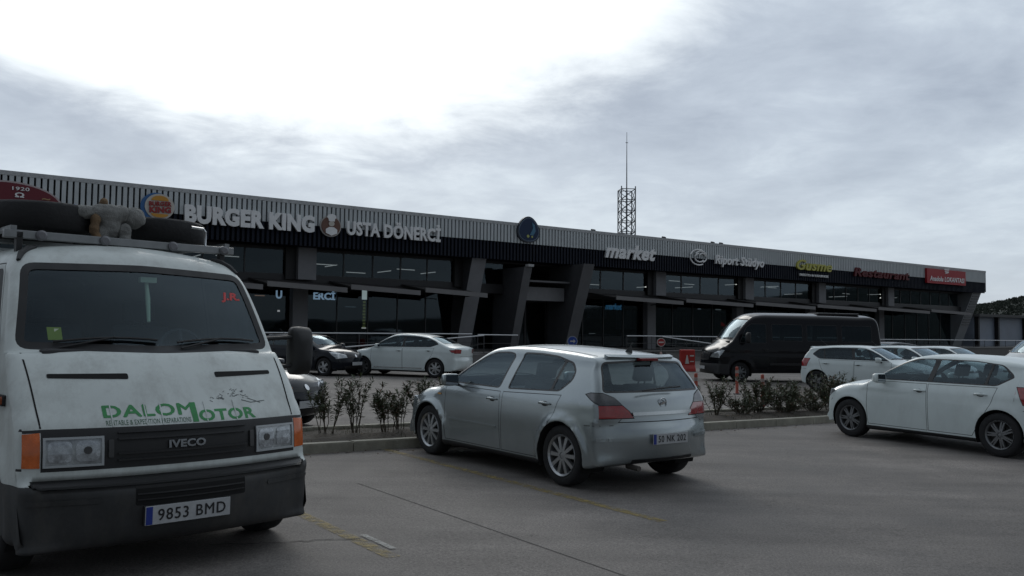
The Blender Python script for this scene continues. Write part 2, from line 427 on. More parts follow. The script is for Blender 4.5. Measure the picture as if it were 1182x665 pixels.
def wheel(parent, loc, side, r, w, rim_r, spokes, rimmat, tyremesh=None, style='spoke', hubcol=None):
    bm = bmesh.new(); T = w/2
    n = 36
    # rim: barrel, lip, spokes
    lathe(bm, [(rim_r*.99, -T*.9), (rim_r*.93, -T*.5), (rim_r*.9, T*.5), (rim_r*.92, T*.8), (rim_r*1.0, T*.98), (rim_r*1.02, T*.9)], 'y', n)
    for k in range(spokes):
        a = 2*math.pi*k/spokes
        wd = (.32 if style == 'spoke' else .20)*rim_r*math.sin(math.pi/spokes)*2.0
        M = Matrix.Rotation(-a, 4, 'Y')
        for sgn in ((-1, 1) if style == 'twin' else (0,)):
            pts = [(rim_r*.16, -.5*wd*.8), (rim_r*.95, -.5*wd*(1.0 if style != 'twin' else .55)), (rim_r*.95, .5*wd*(1.0 if style != 'twin' else .55)), (rim_r*.16, .5*wd*.8)]
            o2 = sgn*wd*.55
            A = [bm.verts.new(M @ Vector((x, T*.62 + (.02 if i in (0, 3) else .012), z+(o2 if x > rim_r*.5 else o2*.5)))) for i, (x, z) in enumerate(pts)]
            B = [bm.verts.new(M @ Vector((x, T*.35, z*1.15+(o2 if x > rim_r*.5 else o2*.5)))) for i, (x, z) in enumerate(pts)]
            fs = [bm.faces.new(A), bm.faces.new(B[::-1])]+[bm.faces.new((A[i], A[(i+1) % 4], B[(i+1) % 4], B[i])) for i in range(4)]
            bmesh.ops.recalc_face_normals(bm, faces=fs)
    lathe(bm, [(0.001, T*.8), (rim_r*.13, T*.78), (rim_r*.2, T*.66), (rim_r*.21, T*.3)], 'y', 20)
    me_bm = bm
    wo = obj('wheel', me_bm, rimmat, parent, loc=loc)
    bm = bmesh.new(); lathe(bm, [(.001, T*.12), (rim_r*.55, T*.12), (rim_r*.92, T*.1)], 'y', n)
    obj('brake_disc', bm, mat('brake_dark', (.03, .03, .03), .6), wo)
    bm = bmesh.new()
    lathe(bm, [(rim_r*.98, -T*.85), (rim_r*1.12, -T), (r*.93, -T*.98), (r*.985, -T*.8), (r, -T*.5), (r, T*.5), (r*.985, T*.8), (r*.93, T*.98), (rim_r*1.12, T), (rim_r*1.0, T*.88)], 'y', 48)
    obj('tyre', bm, RUB(), wo, smooth=True)
    if side < 0: wo.rotation_euler = (0, 0, math.pi)
    return wo
def plate(parent, M, w, h, text, eu=True, font=.078, label=None, sx=.92):
    """M: x = reading direction, y = up, z = outward"""
    bm = bmesh.new(); box(bm, (-w/2, -h/2, 0), (w/2, h/2, .008), bev=.003)
    for v in bm.verts: v.co = M @ v.co
    p = obj('licence_plate', bm, mat('plate_white', (.40, .41, .42), .4, var=.1, vscale=20), parent)
    if label: p['label'] = label
    bm = textmesh(text, 1, .001, off=.012, sx=sx, spacing=1.12); fit(bm, w=w*.80, h=h*.62)
    for v in bm.verts: v.co = M @ Vector((v.co.x+w*.04, v.co.y, v.co.z+.010))
    obj('plate_text', bm, mat('plate_black', (.01, .01, .012), .5), p)
    bm = bmesh.new(); box(bm, (-w/2+.004, -h/2+.004, .008), (-w/2+.044, h/2-.004, .0105))
    for v in bm.verts: v.co = M @ v.co
    obj('country_band', bm, mat('plate_blue', (.01, .03, .22), .4), p)
    return p
def interior(parent, x_dash, x_seat, zfl, zseat, w, dark=(.03, .03, .032), rows=2, pitch=.85):
    tr = mat('cabin_trim', dark, .8)
    bm = bmesh.new(); box(bm, (x_dash-.35, -w*.86, zfl+.25), (x_dash+.05, w*.86, zseat+.33), bev=.05); obj('dashboard', bm, tr, parent)
    bm = bmesh.new()
    M = Matrix.Translation((x_dash-.45, .36, zseat+.30)) @ Matrix.Rotation(R(65), 4, 'Y')
    ring = [M @ Vector((.18*math.cos(a*math.pi/9), .18*math.sin(a*math.pi/9), 0)) for a in range(19)]
    tube(bm, ring, .014, 6); tube(bm, [M @ Vector((-.18, 0, 0)), M @ Vector((.18, 0, 0))], .015, 6); obj('steering_wheel', bm, tr, parent)
    for k in range(rows):
        for sy in (-1, 1):
            xs = x_seat-k*pitch; bm = bmesh.new()
            box(bm, (xs-.02, sy*.36-.24, zfl+.12), (xs+.48, sy*.36+.24, zseat), bev=.04)
            M = Matrix.Translation((xs, sy*.36, zseat-.05)) @ Matrix.Rotation(R(-14), 4, 'Y')
            box(bm, (-.1, -.24, 0), (.03, .24, .56), M, bev=.045); box(bm, (-.09, -.13, .60), (0, .13, .78), M, bev=.03)
            for q in (-.05, .05): box(bm, (-.05, q-.006, .55), (-.038, q+.006, .62), M)
            obj('seat', bm, mat('seat_cloth', (.035, .035, .038), .95, var=.2, vscale=30), parent)
def mirror(parent, at, side, sz, m, arm=None, glassm=None, lead=1):
    """door mirror: housing, reflecting face"""
    x, y, z = at; dx, dy, dz = sz; bm = bmesh.new()
    rg = []
    for k, (px, sc) in enumerate(((-.5, .92), (-.35, 1), (0, .98), (.3, .82), (.5, .45))):
        rg.append([bm.verts.new((x+px*dx, y+side*(c*dy/2*sc), z+s_*dz/2*sc)) for c, s_ in [(abs(math.cos(a))**.4*(1 if math.cos(a) > 0 else -1), abs(math.sin(a))**.4*(1 if math.sin(a) > 0 else -1)) for a in [2*math.pi*j/16 for j in range(16)]]])
    for q in range(4):
        for j in range(16): bm.faces.new((rg[q][j], rg[q][(j+1) % 16], rg[q+1][(j+1) % 16], rg[q+1][j]))
    bm.faces.new(rg[0]); bm.faces.new(rg[4]); bmesh.ops.recalc_face_normals(bm, faces=bm.faces)
    o = obj('door_mirror', bm, m, parent, smooth=True)
    bm = bmesh.new(); box(bm, (x-.5*dx-.004, y-dy*.4, z-dz*.4), (x-.5*dx-.001, y+dy*.4, z+dz*.4)); obj('mirror_glass', bm, mat('mirror_face', (.5, .52, .55), .05, 1), o)
    if arm:
        bm = bmesh.new()
        for a in arm: tube(bm, a, .018, 8)
        obj('mirror_arm', bm, BLK(), o)
    return o
SIDE = lambda s, lim=.25: (lambda c, n: c.y*s > .1 and n.y*s > lim)

def place(at, heading):
    """matrix of a vehicle standing on the ground, nose along heading (radians from +X)"""
    h = Vector((math.cos(heading), math.sin(heading), 0)); o = Vector((at[0], at[1], gz(at[0], at[1])+.002))
    h = (h-GN*h.dot(GN)).normalized(); return frame(o, h, GN)

def arches(sh, axles, rc, rarch, zc, root, depth=.30, zmax=1.0, bottom=.3):
    """cut the wheel openings, then line them"""
    for xa in axles:
        for s in (-1, 1):
            ring = []
            for k in range(25):
                a = R(-25+230*k/24); px, pz = xa+rarch*math.cos(a), zc+rarch*math.sin(a)
                p, n = sh.hit('y', px, pz, s)
                if p is None: p = Vector((px, sh.W(px, max(pz, .25))*s, pz))
                ring.append(p)
            sh.carve(circle(xa, zc, rarch, 32), (0, 2), lambda c, n: c.y*s > .3 and n.y*s > .02 and c.z < zmax, 'arch')
            bm = bmesh.new()
            A = [bm.verts.new(p+Vector((0, -s*.002, 0))) for p in ring]; B = [bm.verts.new(Vector((p.x, s*(abs(p.y)-depth), p.z))) for p in ring]
            for k in range(len(A)-1): bm.faces.new((A[k], A[k+1], B[k+1], B[k]))
            bm.faces.new(B)
            obj('wheel_arch_liner', bm, mat('arch_liner', (.008, .008, .008), .95), root, smooth=False)
        sh.carve([(xa-rarch, -2), (xa+rarch, -2), (xa+rarch, 2), (xa-rarch, 2)], (0, 1), lambda c, n: c.z < bottom+.08 and n.z < -.3 and abs(c.y) > .3, 'arch')
    sh.kill('arch')

# ------------------------------------------------------------------ passenger cars
def mkW(Wm, belt, tum, tum2, zsh, low, nose, tail, flares=(), crease=None):
    def W(x, z):
        w = Wm
        if x > nose[0]: w -= nose[1]*((x-nose[0]))**nose[2]
        if x < tail[0]: w -= tail[1]*((tail[0]-x))**tail[2]
        if z < zsh: w -= low*((zsh-z)/zsh)**2
        if z > zsh: w -= .04*((min(z, belt)-zsh)/(belt-zsh))**2
        if z > belt: w -= tum*(z-belt)+tum2*(z-belt)**2
        for xa, zc, r, amp, wd in flares:
            d = math.hypot(x-xa, z-zc)
            if z < zsh+.25: w += amp*math.exp(-((d-r)/wd)**2)
        if crease: w += crease[1]*math.exp(-((z-crease[0])/crease[2])**2)
        return w
    return W
def car(name, label, cat, S, paint, at, heading, group=None, ptext=None, rplate=True, fplate=True, extras=None, windows_open=True):
    root = empty(name, label, cat, place(at, heading), group)
    sh = Shell(S['outline'], S['W'], S['zs'], S.get('ds', .035))
    W = S['W']; gl = S.get('glass') or glass_mat('car_glass', (.50, .58, .60), 1.55)
    trim = mat('window_seal', (.008, .008, .009), .35)
    # lamps, before anything else claims their faces: a thin dark joint first, then the lens
    for poly_s, poly_r, lab in S['tail']:
        for s in (-1, 1):
            sh.carve(inset(poly_s, -.008), (0, 2), lambda c, n: c.y*s > .2 and n.y*s >= .62 and c.x < 0, 'gap')
            sh.carve(inset([(y*s, z) for y, z in poly_r], -.008), (1, 2), lambda c, n: c.x < S['axles'][1] and n.x < -.1 and n.y*s < .62, 'gap')
    for poly_s, poly_r, lab in S['tail']:
        for s in (-1, 1):
            sh.carve(poly_s, (0, 2), lambda c, n: c.y*s > .2 and n.y*s >= .62 and c.x < 0, lab, only=(0, 'gap'))
            sh.carve([(y*s, z) for y, z in poly_r], (1, 2), lambda c, n: c.x < S['axles'][1] and n.x < -.1 and n.y*s < .62, lab, only=(0, 'gap'))
    for poly_s, poly_f, lab in S['head']:
        for s in (-1, 1):
            sh.carve(poly_s, (0, 2), lambda c, n: c.y*s > .2 and n.y*s >= .62 and c.x > 0, lab)
            sh.carve([(y*s, z) for y, z in poly_f], (1, 2), lambda c, n: c.x > S['axles'][0] and n.x > -.1 and n.y*s < .62, lab)
    # front and rear glass: black border, then the pane
    g = rnd(S['screen'], .06); sh.carve(g, (1, 2), lambda c, n: n.x > .15 and c.x > 0 and c.z > S['cowl'], 'seal_front')
    sh.carve(inset(g, .022), (1, 2), lambda c, n: True, 'windscreen', only=('seal_front',))
    g = rnd(S['rear'], S.get('rear_r', .05)); sh.carve(g, (1, 2), lambda c, n: n.x < -.10 and c.x < 0 and c.z > S['rear_z'], 'seal_rear')
    sh.carve(inset(g, .02), (1, 2), lambda c, n: True, 'rear_window', only=('seal_rear',))
    for s in (-1, 1):
        for i, (dlo, panes) in enumerate(S['side']):
            sh.carve(rnd(dlo, S.get('dlo_r', .05)), (0, 2), SIDE(s, .3), 'seal_side')
            for pn in panes: sh.carve(rnd(pn, S.get('pane_r', .03)), (0, 2), lambda c, n: c.y*s > 0, 'side_window%d' % s, only=('seal_side',))
    arches(sh, S['axles'], S['tr'], S['ra'], S.get('za', S['tr']), root)
    for s in (-1, 1):
        for i, d in enumerate(S['doors']):
            sh.carve(d, (0, 2), SIDE(s, .3), 'gap')
            sh.carve(inset(d, .007), (0, 2), lambda c, n: c.y*s > 0, 'door%d%d' % (i, s), only=('gap',))
    for ax, pl, f in S.get('lines', []):          # thin shut lines as narrow convex strips
        sh.carve(pl, ax, f, 'gap')
    for ax, pl, f in S.get('black', []): sh.carve(pl, ax, f, 'black')
    sh.carve([(-9, S['under']), (9, S['under']), (9, -1), (-9, -1)], (0, 2), lambda c, n: True, 'black')
    pm = paint; cabin = (.012, .012, .013)
    body = sh.part('body', [0, 'gap', 'seal_front', 'seal_rear', 'seal_side', 'black'], [pm, GAP(), trim, BLK()], root, lm={'gap': 1, 'seal_front': 2, 'seal_rear': 2, 'seal_side': 2, 'black': 3})
    for s in (-1, 1):
        for i in range(len(S['doors'])):
            d = sh.part('door', ['door%d%d' % (i, s)], pm, root)
            hx = S['handles'][i]; p, n = sh.hit('y', hx[0], hx[1], s)
            if p is not None and d:
                bm = bmesh.new(); q = []
                for k in range(7):
                    t = k/6; pp, nn = sh.hit('y', hx[0]-.1+.2*t, hx[1]+.006*math.sin(t*3.1), s); q.append(pp+nn*(.004+.032*math.sin(math.pi*t)**.5))
                tube(bm, q, [.008, .013, .014, .014, .014, .013, .008], 8)
                obj('door_handle', bm, pm if not S.get('dark_handles') else BLK(), d, smooth=True)
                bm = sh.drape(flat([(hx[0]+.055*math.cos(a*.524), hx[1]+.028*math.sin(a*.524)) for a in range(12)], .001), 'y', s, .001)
                obj('handle_recess_shade', bm, mat('recess_shadow', (.05, .05, .05), .7), d)  # flat dark oval painted in for the shade behind the handle
    for lab, nm in (('windscreen', 'windscreen'), ('rear_window', 'rear_window'), ('side_window1', 'side_window'), ('side_window-1', 'side_window')):
        sh.part(nm, [lab], gl, root, move=-.004)
    for s in (-1, 1):
        for _, _, lab in S['tail']:
            sh.part({'tail_red': 'tail_light', 'tail_clear': 'tail_light_lens', 'tail_dark': 'tail_light_lens'}[lab], [lab], {'tail_red': mat('lamp_red', (.26, .008, .010), .14, coat=1, var=.25, vscale=25), 'tail_clear': mat('lamp_smoke', (.035, .037, .04), .15, coat=1, var=.3, vscale=20), 'tail_dark': mat('lamp_smoke', (.035, .037, .04), .15, coat=1, var=.3, vscale=20)}[lab], root, side=s, move=.003)
        for _, _, lab in S['head']:
            sh.part('headlight', [lab], S.get('lampmat') or mat('lamp_clear', (.42, .44, .45), .12, coat=1, metal=.55, var=.5, vscale=14), root, side=s, move=.002)
    for i, xa in enumerate(S['axles']):
        for s in (-1, 1):
            wheel(root, (xa, s*(S['tw']), S['tr']), s, S['tr'], S.get('tyw', .2), S.get('rim', .2), S.get('spokes', 10), S.get('rimmat') or mat('alloy', (.42, .43, .44), .3, .8), style=S.get('rimstyle', 'spoke'))
    for s in (-1, 1):
        x, y, z = S['mirror']; p, n = sh.hit('y', x+.05, z-.05, s)
        mirror(root, (x, s*y, z), s, (.13, .22, .15), S.get('mirrormat') or pm, arm=[[(x, s*(y-.08), z-.05), (x+.04, s*(abs(p.y) if p else y-.2)-s*.02, z-.07)]])
    interior(root, S['dash'], S['seatx'], .2, S.get('zseat', .55), S['tw'], pitch=S.get('pitch', .9))
    if ptext and rplate:
        z = S['plate_r']; p, n = sh.hit('x', 0, z, -1)
        M = Matrix(((0, 0, -1, p.x-.006), (-1, 0, 0, 0), (0, 1, 0, z), (0, 0, 0, 1)))
        plate(root, M, .52, .11, ptext)
    if fplate:
        z = S['plate_f']; p, n = sh.hit('x', 0, z, 1)
        M = Matrix(((0, 0, 1, p.x+.004), (1, 0, 0, 0), (0, 1, 0, z), (0, 0, 0, 1)))
        if ptext and S.get('front_text', False): plate(root, M, .52, .11, ptext)
        else:
            bm = bmesh.new(); box(bm, (-.26, -.055, 0), (.26, .055, .012), bev=.003); bm.transform(M); obj('licence_plate', bm, mat('plate_white', (.55, .56, .56), .4), root)
    # wipers
    bm = bmesh.new()
    for y0, y1 in ((.05, .62), (-.55, .02)):
        q = []
        for k in range(6):
            y = y0+(y1-y0)*k/5; z = S['cowl']+.035+.02*math.sin(k/5*3.14); p, n = sh.hit('x', y, z+.012, 1)
            if p: q.append(p+n*.012)
        if len(q) > 2: tube(bm, q, .007, 5)
    obj('wiper', bm, BLK(), root)
    if S.get('extra'): S['extra'](root, sh, paint)
    if extras: extras(root, sh, paint)
    sh.bm.free(); sh.ref.free()
    return root

def strip(sh, root, name, poly, ax, s, m, off=.001, thick=.008, grid=.05):
    return obj(name, sh.drape(flat(poly, thick), ax, s, off, grid), m, root)

# compact five-door of the middle of the lot (body-colour pillars, flared arches)
AST = dict(
    outline=[(-1.852, .26, .05, .02), (-1.966, .30, .10, .08), (-2.028, .40, .16, .14), (-2.050, .53, .17, .16), (-2.037, .62, .17, .16), (-2.006, .67, .16, .14), (-1.975, .73, .14, .11), (-1.953, .84, .12, .10), (-1.922, .93, .11, .09), (-1.878, 1.0, .09, .08), (-1.790, 1.15, .08, .07), (-1.702, 1.285, .07, .07), (-1.676, 1.345, .05, .07), (-1.606, 1.375, .06, .045), (-1.350, 1.412, .09, .04), (-0.900, 1.442, .11, .035), (-0.400, 1.458, .12, .03), (0.000, 1.45, .12, .03), (0.280, 1.415, .11, .04), (0.600, 1.265, .07, .07), (0.950, 1.06, .06, .09), (1.100, .985, .08, .10), (1.200, .955, .12, .08), (1.500, .90, .16, .06), (1.800, .815, .18, .08), (2.000, .73, .18, .16), (2.100, .65, .18, .24), (2.150, .54, .18, .27), (2.160, .42, .17, .27), (2.120, .30, .15, .24), (2.000, .22, .06, .1), (1.600, .19, .05, .01), (0.000, .18, .05, .0), (-1.500, .2, .05, .0)],
    W=mkW(.868, .93, .40, .22, .62, .05, (1.1, .10, 2.4), (-1.3, .13, 2.2), flares=[(1.307, .315, .37, .032, .042), (-1.307, .315, .37, .036, .042)], crease=(.855, .008, .05)),
    zs=.60, ds=.03, axles=(1.307, -1.307), tr=.318, ra=.355, za=.322, tw=.755, rim=.215, spokes=10, under=.235,
    screen=[(-.70, 1.0), (.70, 1.0), (.57, 1.375), (0, 1.40), (-.57, 1.375)], cowl=.97,
    rear=[(-.73, .995), (.73, .995), (.59, 1.305), (0, 1.33), (-.59, 1.305)], rear_z=.93, rear_r=.06,
    side=[([(.93, .955), (-.17, .945), (-.25, 1.345), (-.12, 1.368), (.14, 1.36), (.33, 1.30), (.62, 1.15)], [[(.86, .972), (-.145, .962), (-.222, 1.33), (-.12, 1.352), (.13, 1.344), (.32, 1.285), (.6, 1.135)]]),
          ([(-.31, .945), (-1.22, .975), (-1.37, 1.10), (-1.375, 1.20), (-1.28, 1.29), (-1.0, 1.35), (-.7, 1.37), (-.39, 1.37)], [[(-.335, .962), (-1.06, .985), (-1.13, 1.30), (-.99, 1.333), (-.7, 1.352), (-.40, 1.35)], [(-1.10, .99), (-1.21, .993), (-1.345, 1.11), (-1.35, 1.19), (-1.27, 1.268), (-1.165, 1.294)]])],
    doors=[[(.90, .25), (.935, .6), (.93, .925), (-.205, .915), (-.24, .25)], [(-.255, .25), (-.255, .915), (-1.27, .945), (-1.18, .72), (-.9, .25)]],
    handles=[(-.07, .815), (-1.03, .835)],
    tail=[([(-1.63, .975), (-1.68, .99), (-2.3, 1.005), (-2.3, .875), (-1.84, .875), (-1.72, .925)], [(.545, .875), (1.0, .875), (1.0, 1.005), (.72, .99), (.61, .945)], 'tail_clear'),
          ([(-1.845, .870), (-2.3, .870), (-2.3, .745), (-2.02, .745), (-1.92, .79)], [(.42, .745), (1.0, .745), (1.0, .870), (.54, .870), (.465, .81)], 'tail_red')],
    head=[([(1.62, .79), (1.75, .80), (2.3, .70), (2.3, .58), (1.95, .60)], [(.42, .60), (1, .56), (1, .83), (.62, .79), (.44, .70)], 'lamp')],
    mirror=(.66, .985, 1.0), dash=.95, seatx=-.25, plate_r=.53, plate_f=.42, pitch=.85)
def ast_extra(root, sh, pm):
    blk = BLK()
    # side rubbing line on bumper, tailgate chrome bar, tailgate shut line, third lamp, aerial, badge, washers
    bar = rnd([(-.43, .765), (.43, .765), (.44, .80), (-.44, .80)], .012)
    strip(sh, root, 'tailgate_bar', bar, 'x', -1, mat('satin_bar', (.5, .52, .53), .22, .8), .004, .02)
    for zz in ((.70, .708),):
        strip(sh, root, 'tailgate_seam', [(-.60, zz[0]), (.60, zz[0]), (.60, zz[1]), (-.60, zz[1])], 'x', -1, GAP(), .0008, .001)
    for s in (-1, 1):
        strip(sh, root, 'tailgate_seam', [(s*.60, .700), (s*.607, .700), (s*.50, .80), (s*.493, .80)][::s], 'x', -1, GAP(), .0008, .001)
        strip(sh, root, 'bumper_moulding', rnd([(s*.46, .515), (s*.72, .515), (s*.72, .555), (s*.46, .555)], .012), 'x', -1, pm, .001, .007, .03)
        strip(sh, root, 'bumper_moulding', rnd([(-1.72, .515), (-1.90, .515), (-1.90, .555), (-1.72, .555)], .012), 'y', s, pm, .001, .006, .03)
        strip(sh, root, 'roof_seam', [(-1.6, s*.535), (.2, s*.50), (.2, s*.507), (-1.6, s*.542)], 'z', 1, GAP(), .0008, .001, .1)
        strip(sh, root, 'door_moulding', rnd([(.85, .50), (-.16, .495), (-.16, .515), (.85, .52)], .006), 'y', s, pm, .001, .006, .08)
        strip(sh, root, 'side_indicator', rnd([(1.02, .79), (1.10, .79), (1.10, .81), (1.02, .81)], .006), 'y', s, mat('lamp_amber_dim', (.5, .25, .08), .2), .002, .006)
        strip(sh, root, 'bumper_seam', [(-1.66, .66), (-1.88, .67), (-1.88, .676), (-1.66, .666)], 'y', s, GAP(), .0008, .001)
    bm = bmesh.new(); box(bm, (-1.755, -.13, 1.318), (-1.68, .13, 1.348), bev=.008); obj('brake_lamp', bm, mat('lamp_dark_red', (.16, .008, .01), .2), root)
    strip(sh, root, 'rear_spoiler_lip', rnd([(-.50, 1.335), (.50, 1.335), (.50, 1.355), (-.50, 1.355)], .008), 'x', -1, pm, .0, .03)
    bm = bmesh.new(); p, n = sh.hit('z', -1.42, 0)
    prism(bm, [(-1.48, p.z-.01), (-1.37, p.z-.01), (-1.45, p.z+.05), (-1.47, p.z+.06)], lambda a, b, d: Vector((a, d, b)), -.012, .012)
    tube(bm, [Vector((-1.44, 0, p.z+.02)), Vector((-1.49, 0, p.z+.10))], .006, 6); obj('aerial', bm, blk, root)
    bm = bmesh.new(); p, n = sh.hit('x', 0, .885, -1)
    lathe(bm, [(.052, 0), (.058, .008), (.052, .012), (.046, .008), (.046, 0)], 'x', 24, (p.x-.012, 0, .885))
    box(bm, (p.x-.014, -.04, .889), (p.x-.004, .012, .899)); box(bm, (p.x-.014, -.012, .872), (p.x-.004, .04, .882)); box(bm, (p.x-.0145, -.02, .876), (p.x-.0045, .02, .894))
    obj('badge', bm, CHR(), root)
    bm = bmesh.new(); tube(bm, [Vector((-1.94, .3, 1.02)), Vector((-1.935, 0, 1.04)), Vector((-1.93, -.28, 1.05))], .009, 6); obj('rear_wiper', bm, blk, root)
    strip(sh, root, 'bumper_slot', rnd([(-.45, .29), (.45, .29), (.45, .325), (-.45, .325)], .01), 'x', -1, blk, .001, .004)
    bm = bmesh.new(); tube(bm, [Vector((-1.85, .42, .25)), Vector((-2.02, .42, .24))], .028, 10); obj('exhaust_pipe', bm, mat('dull_steel', (.12, .11, .1), .5, .7), root)
AST['extra'] = ast_extra

# small five-door (black pillars); stretched copies of the spec serve its neighbours
POL = dict(
    outline=[(-1.72, 0.24, .05, .02), (-1.82, 0.3, .12, .08), (-1.90, 0.42, .16, .12), (-1.915, 0.56, .16, .13), (-1.885, 0.66, .15, .12), (-1.85, 0.76, .13, .10), (-1.83, 0.9, .11, .09), (-1.79, 0.9764, .10, .09), (-1.69, 1.126, .08, .07), (-1.58, 1.258, .07, .06), (-1.56, 1.306, .05, .06), (-1.45, 1.333, .08, .04), (-1.1, 1.368, .11, .035), (-.6, 1.392, .12, .03), (-.1, 1.394, .12, .03), (.2, 1.364, .11, .04), (.5, 1.249, .07, .07), (.85, 1.064, .06, .09), (1.0, 0.994, .08, .10), (1.1, 0.9632, .12, .08), (1.4, 0.915, .16, .06), (1.7, 0.83, .18, .08), (1.86, 0.74, .18, .14), (1.94, 0.64, .18, .2), (1.985, 0.52, .18, .24), (1.985, 0.4, .17, .24), (1.93, 0.28, .15, .2), (1.8, 0.21, .06, .1), (1.5, 0.18, .05, .01), (0, 0.17, .05, .0), (-1.4, 0.19, .05, .0)],
    W=mkW(.841, .93, .38, .22, .60, .045, (1.05, .12, 2.4), (-1.2, .13, 2.2), flares=[(1.235, .31, .36, .012, .06), (-1.235, .31, .36, .014, .06)], crease=(.83, .009, .035)),
    zs=.60, ds=.035, axles=(1.235, -1.235), tr=.305, ra=.342, za=.312, tw=.735, rim=.2, spokes=5, rimstyle='twin', under=.225,
    screen=[(-.68, 1.003), (.68, 1.003), (.55, 1.324), (0, 1.346), (-.55, 1.324)], cowl=.97,
    rear=[(-.60, 0.9808), (.60, 0.9808), (.50, 1.24), (0, 1.258), (-.50, 1.24)], rear_z=.93,
    side=[([(.88, 0.9632), (-1.18, 0.972), (-1.40, 1.1), (-1.38, 1.144), (-1.22, 1.271), (-.8, 1.315), (-.1, 1.321), (.12, 1.311), (.32, 1.249), (.62, 1.108)], [[(.80, 0.9808), (-.12, 0.9808), (-.18, 1.306), (-.05, 1.306), (.1, 1.298), (.3, 1.236), (.58, 1.104)], [(-.2, 0.9808), (-1.0, 0.987), (-1.05, 1.28), (-.78, 1.3), (-.27, 1.304)], [(-1.04, 0.987), (-1.17, 0.9896), (-1.36, 1.104), (-1.345, 1.139), (-1.205, 1.254), (-1.085, 1.276)]])],
    doors=[[(.88, .25), (.91, .6), (.90, .945), (-.13, .945), (-.15, .25)], [(-.165, .25), (-.145, .945), (-1.20, .955), (-1.12, .72), (-.85, .25)]],
    handles=[(-.02, .83), (-.97, .84)],
    tail=[([(-1.46, .975), (-2.3, .975), (-2.3, .74), (-1.56, .74)], [(.47, .74), (1.0, .74), (1.0, .99), (.50, .99)], 'tail_red')],
    head=[([(1.42, .80), (1.55, .83), (2.3, .72), (2.3, .58), (1.72, .60)], [(.38, .62), (1, .56), (1, .84), (.60, .78), (.40, .71)], 'lamp')],
    mirror=(.60, .955, .99), dash=.88, seatx=-.2, plate_r=.84, plate_f=.42, pitch=.8)
def pol_extra(root, sh, pm):
    strip(sh, root, 'front_grille', rnd([(-.38, .61), (.38, .61), (.38, .67), (-.38, .67)], .01), 'x', 1, BLK(), .001, .005)
    strip(sh, root, 'front_grille', rnd([(-.45, .27), (.45, .27), (.50, .35), (-.50, .35)], .02), 'x', 1, BLK(), .001, .005)
    for s in (-1, 1):
        strip(sh, root, 'bumper_seam', [(1.58, .60), (1.62, .56), (1.625, .56), (1.585, .605)], 'y', s, GAP(), .0008, .001)
        strip(sh, root, 'bumper_seam', [(-1.56, .66), (-1.9, .66), (-1.9, .666), (-1.56, .666)], 'y', s, GAP(), .0008, .001)
    strip(sh, root, 'rear_spoiler_lip', rnd([(-.48, 1.27), (.48, 1.27), (.48, 1.295), (-.48, 1.295)], .008), 'x', -1, pm, .004, .05)
    bm = bmesh.new(); tube(bm, [Vector((-1.2, 0, 1.35)), Vector((-1.45, 0, 1.54))], [.008, .004], 6); obj('aerial', bm, BLK(), root)
    strip(sh, root, 'badge', circle(0, .67, .045, 16), 'x', 1, CHR(), .006, .008)
POL['extra'] = pol_extra

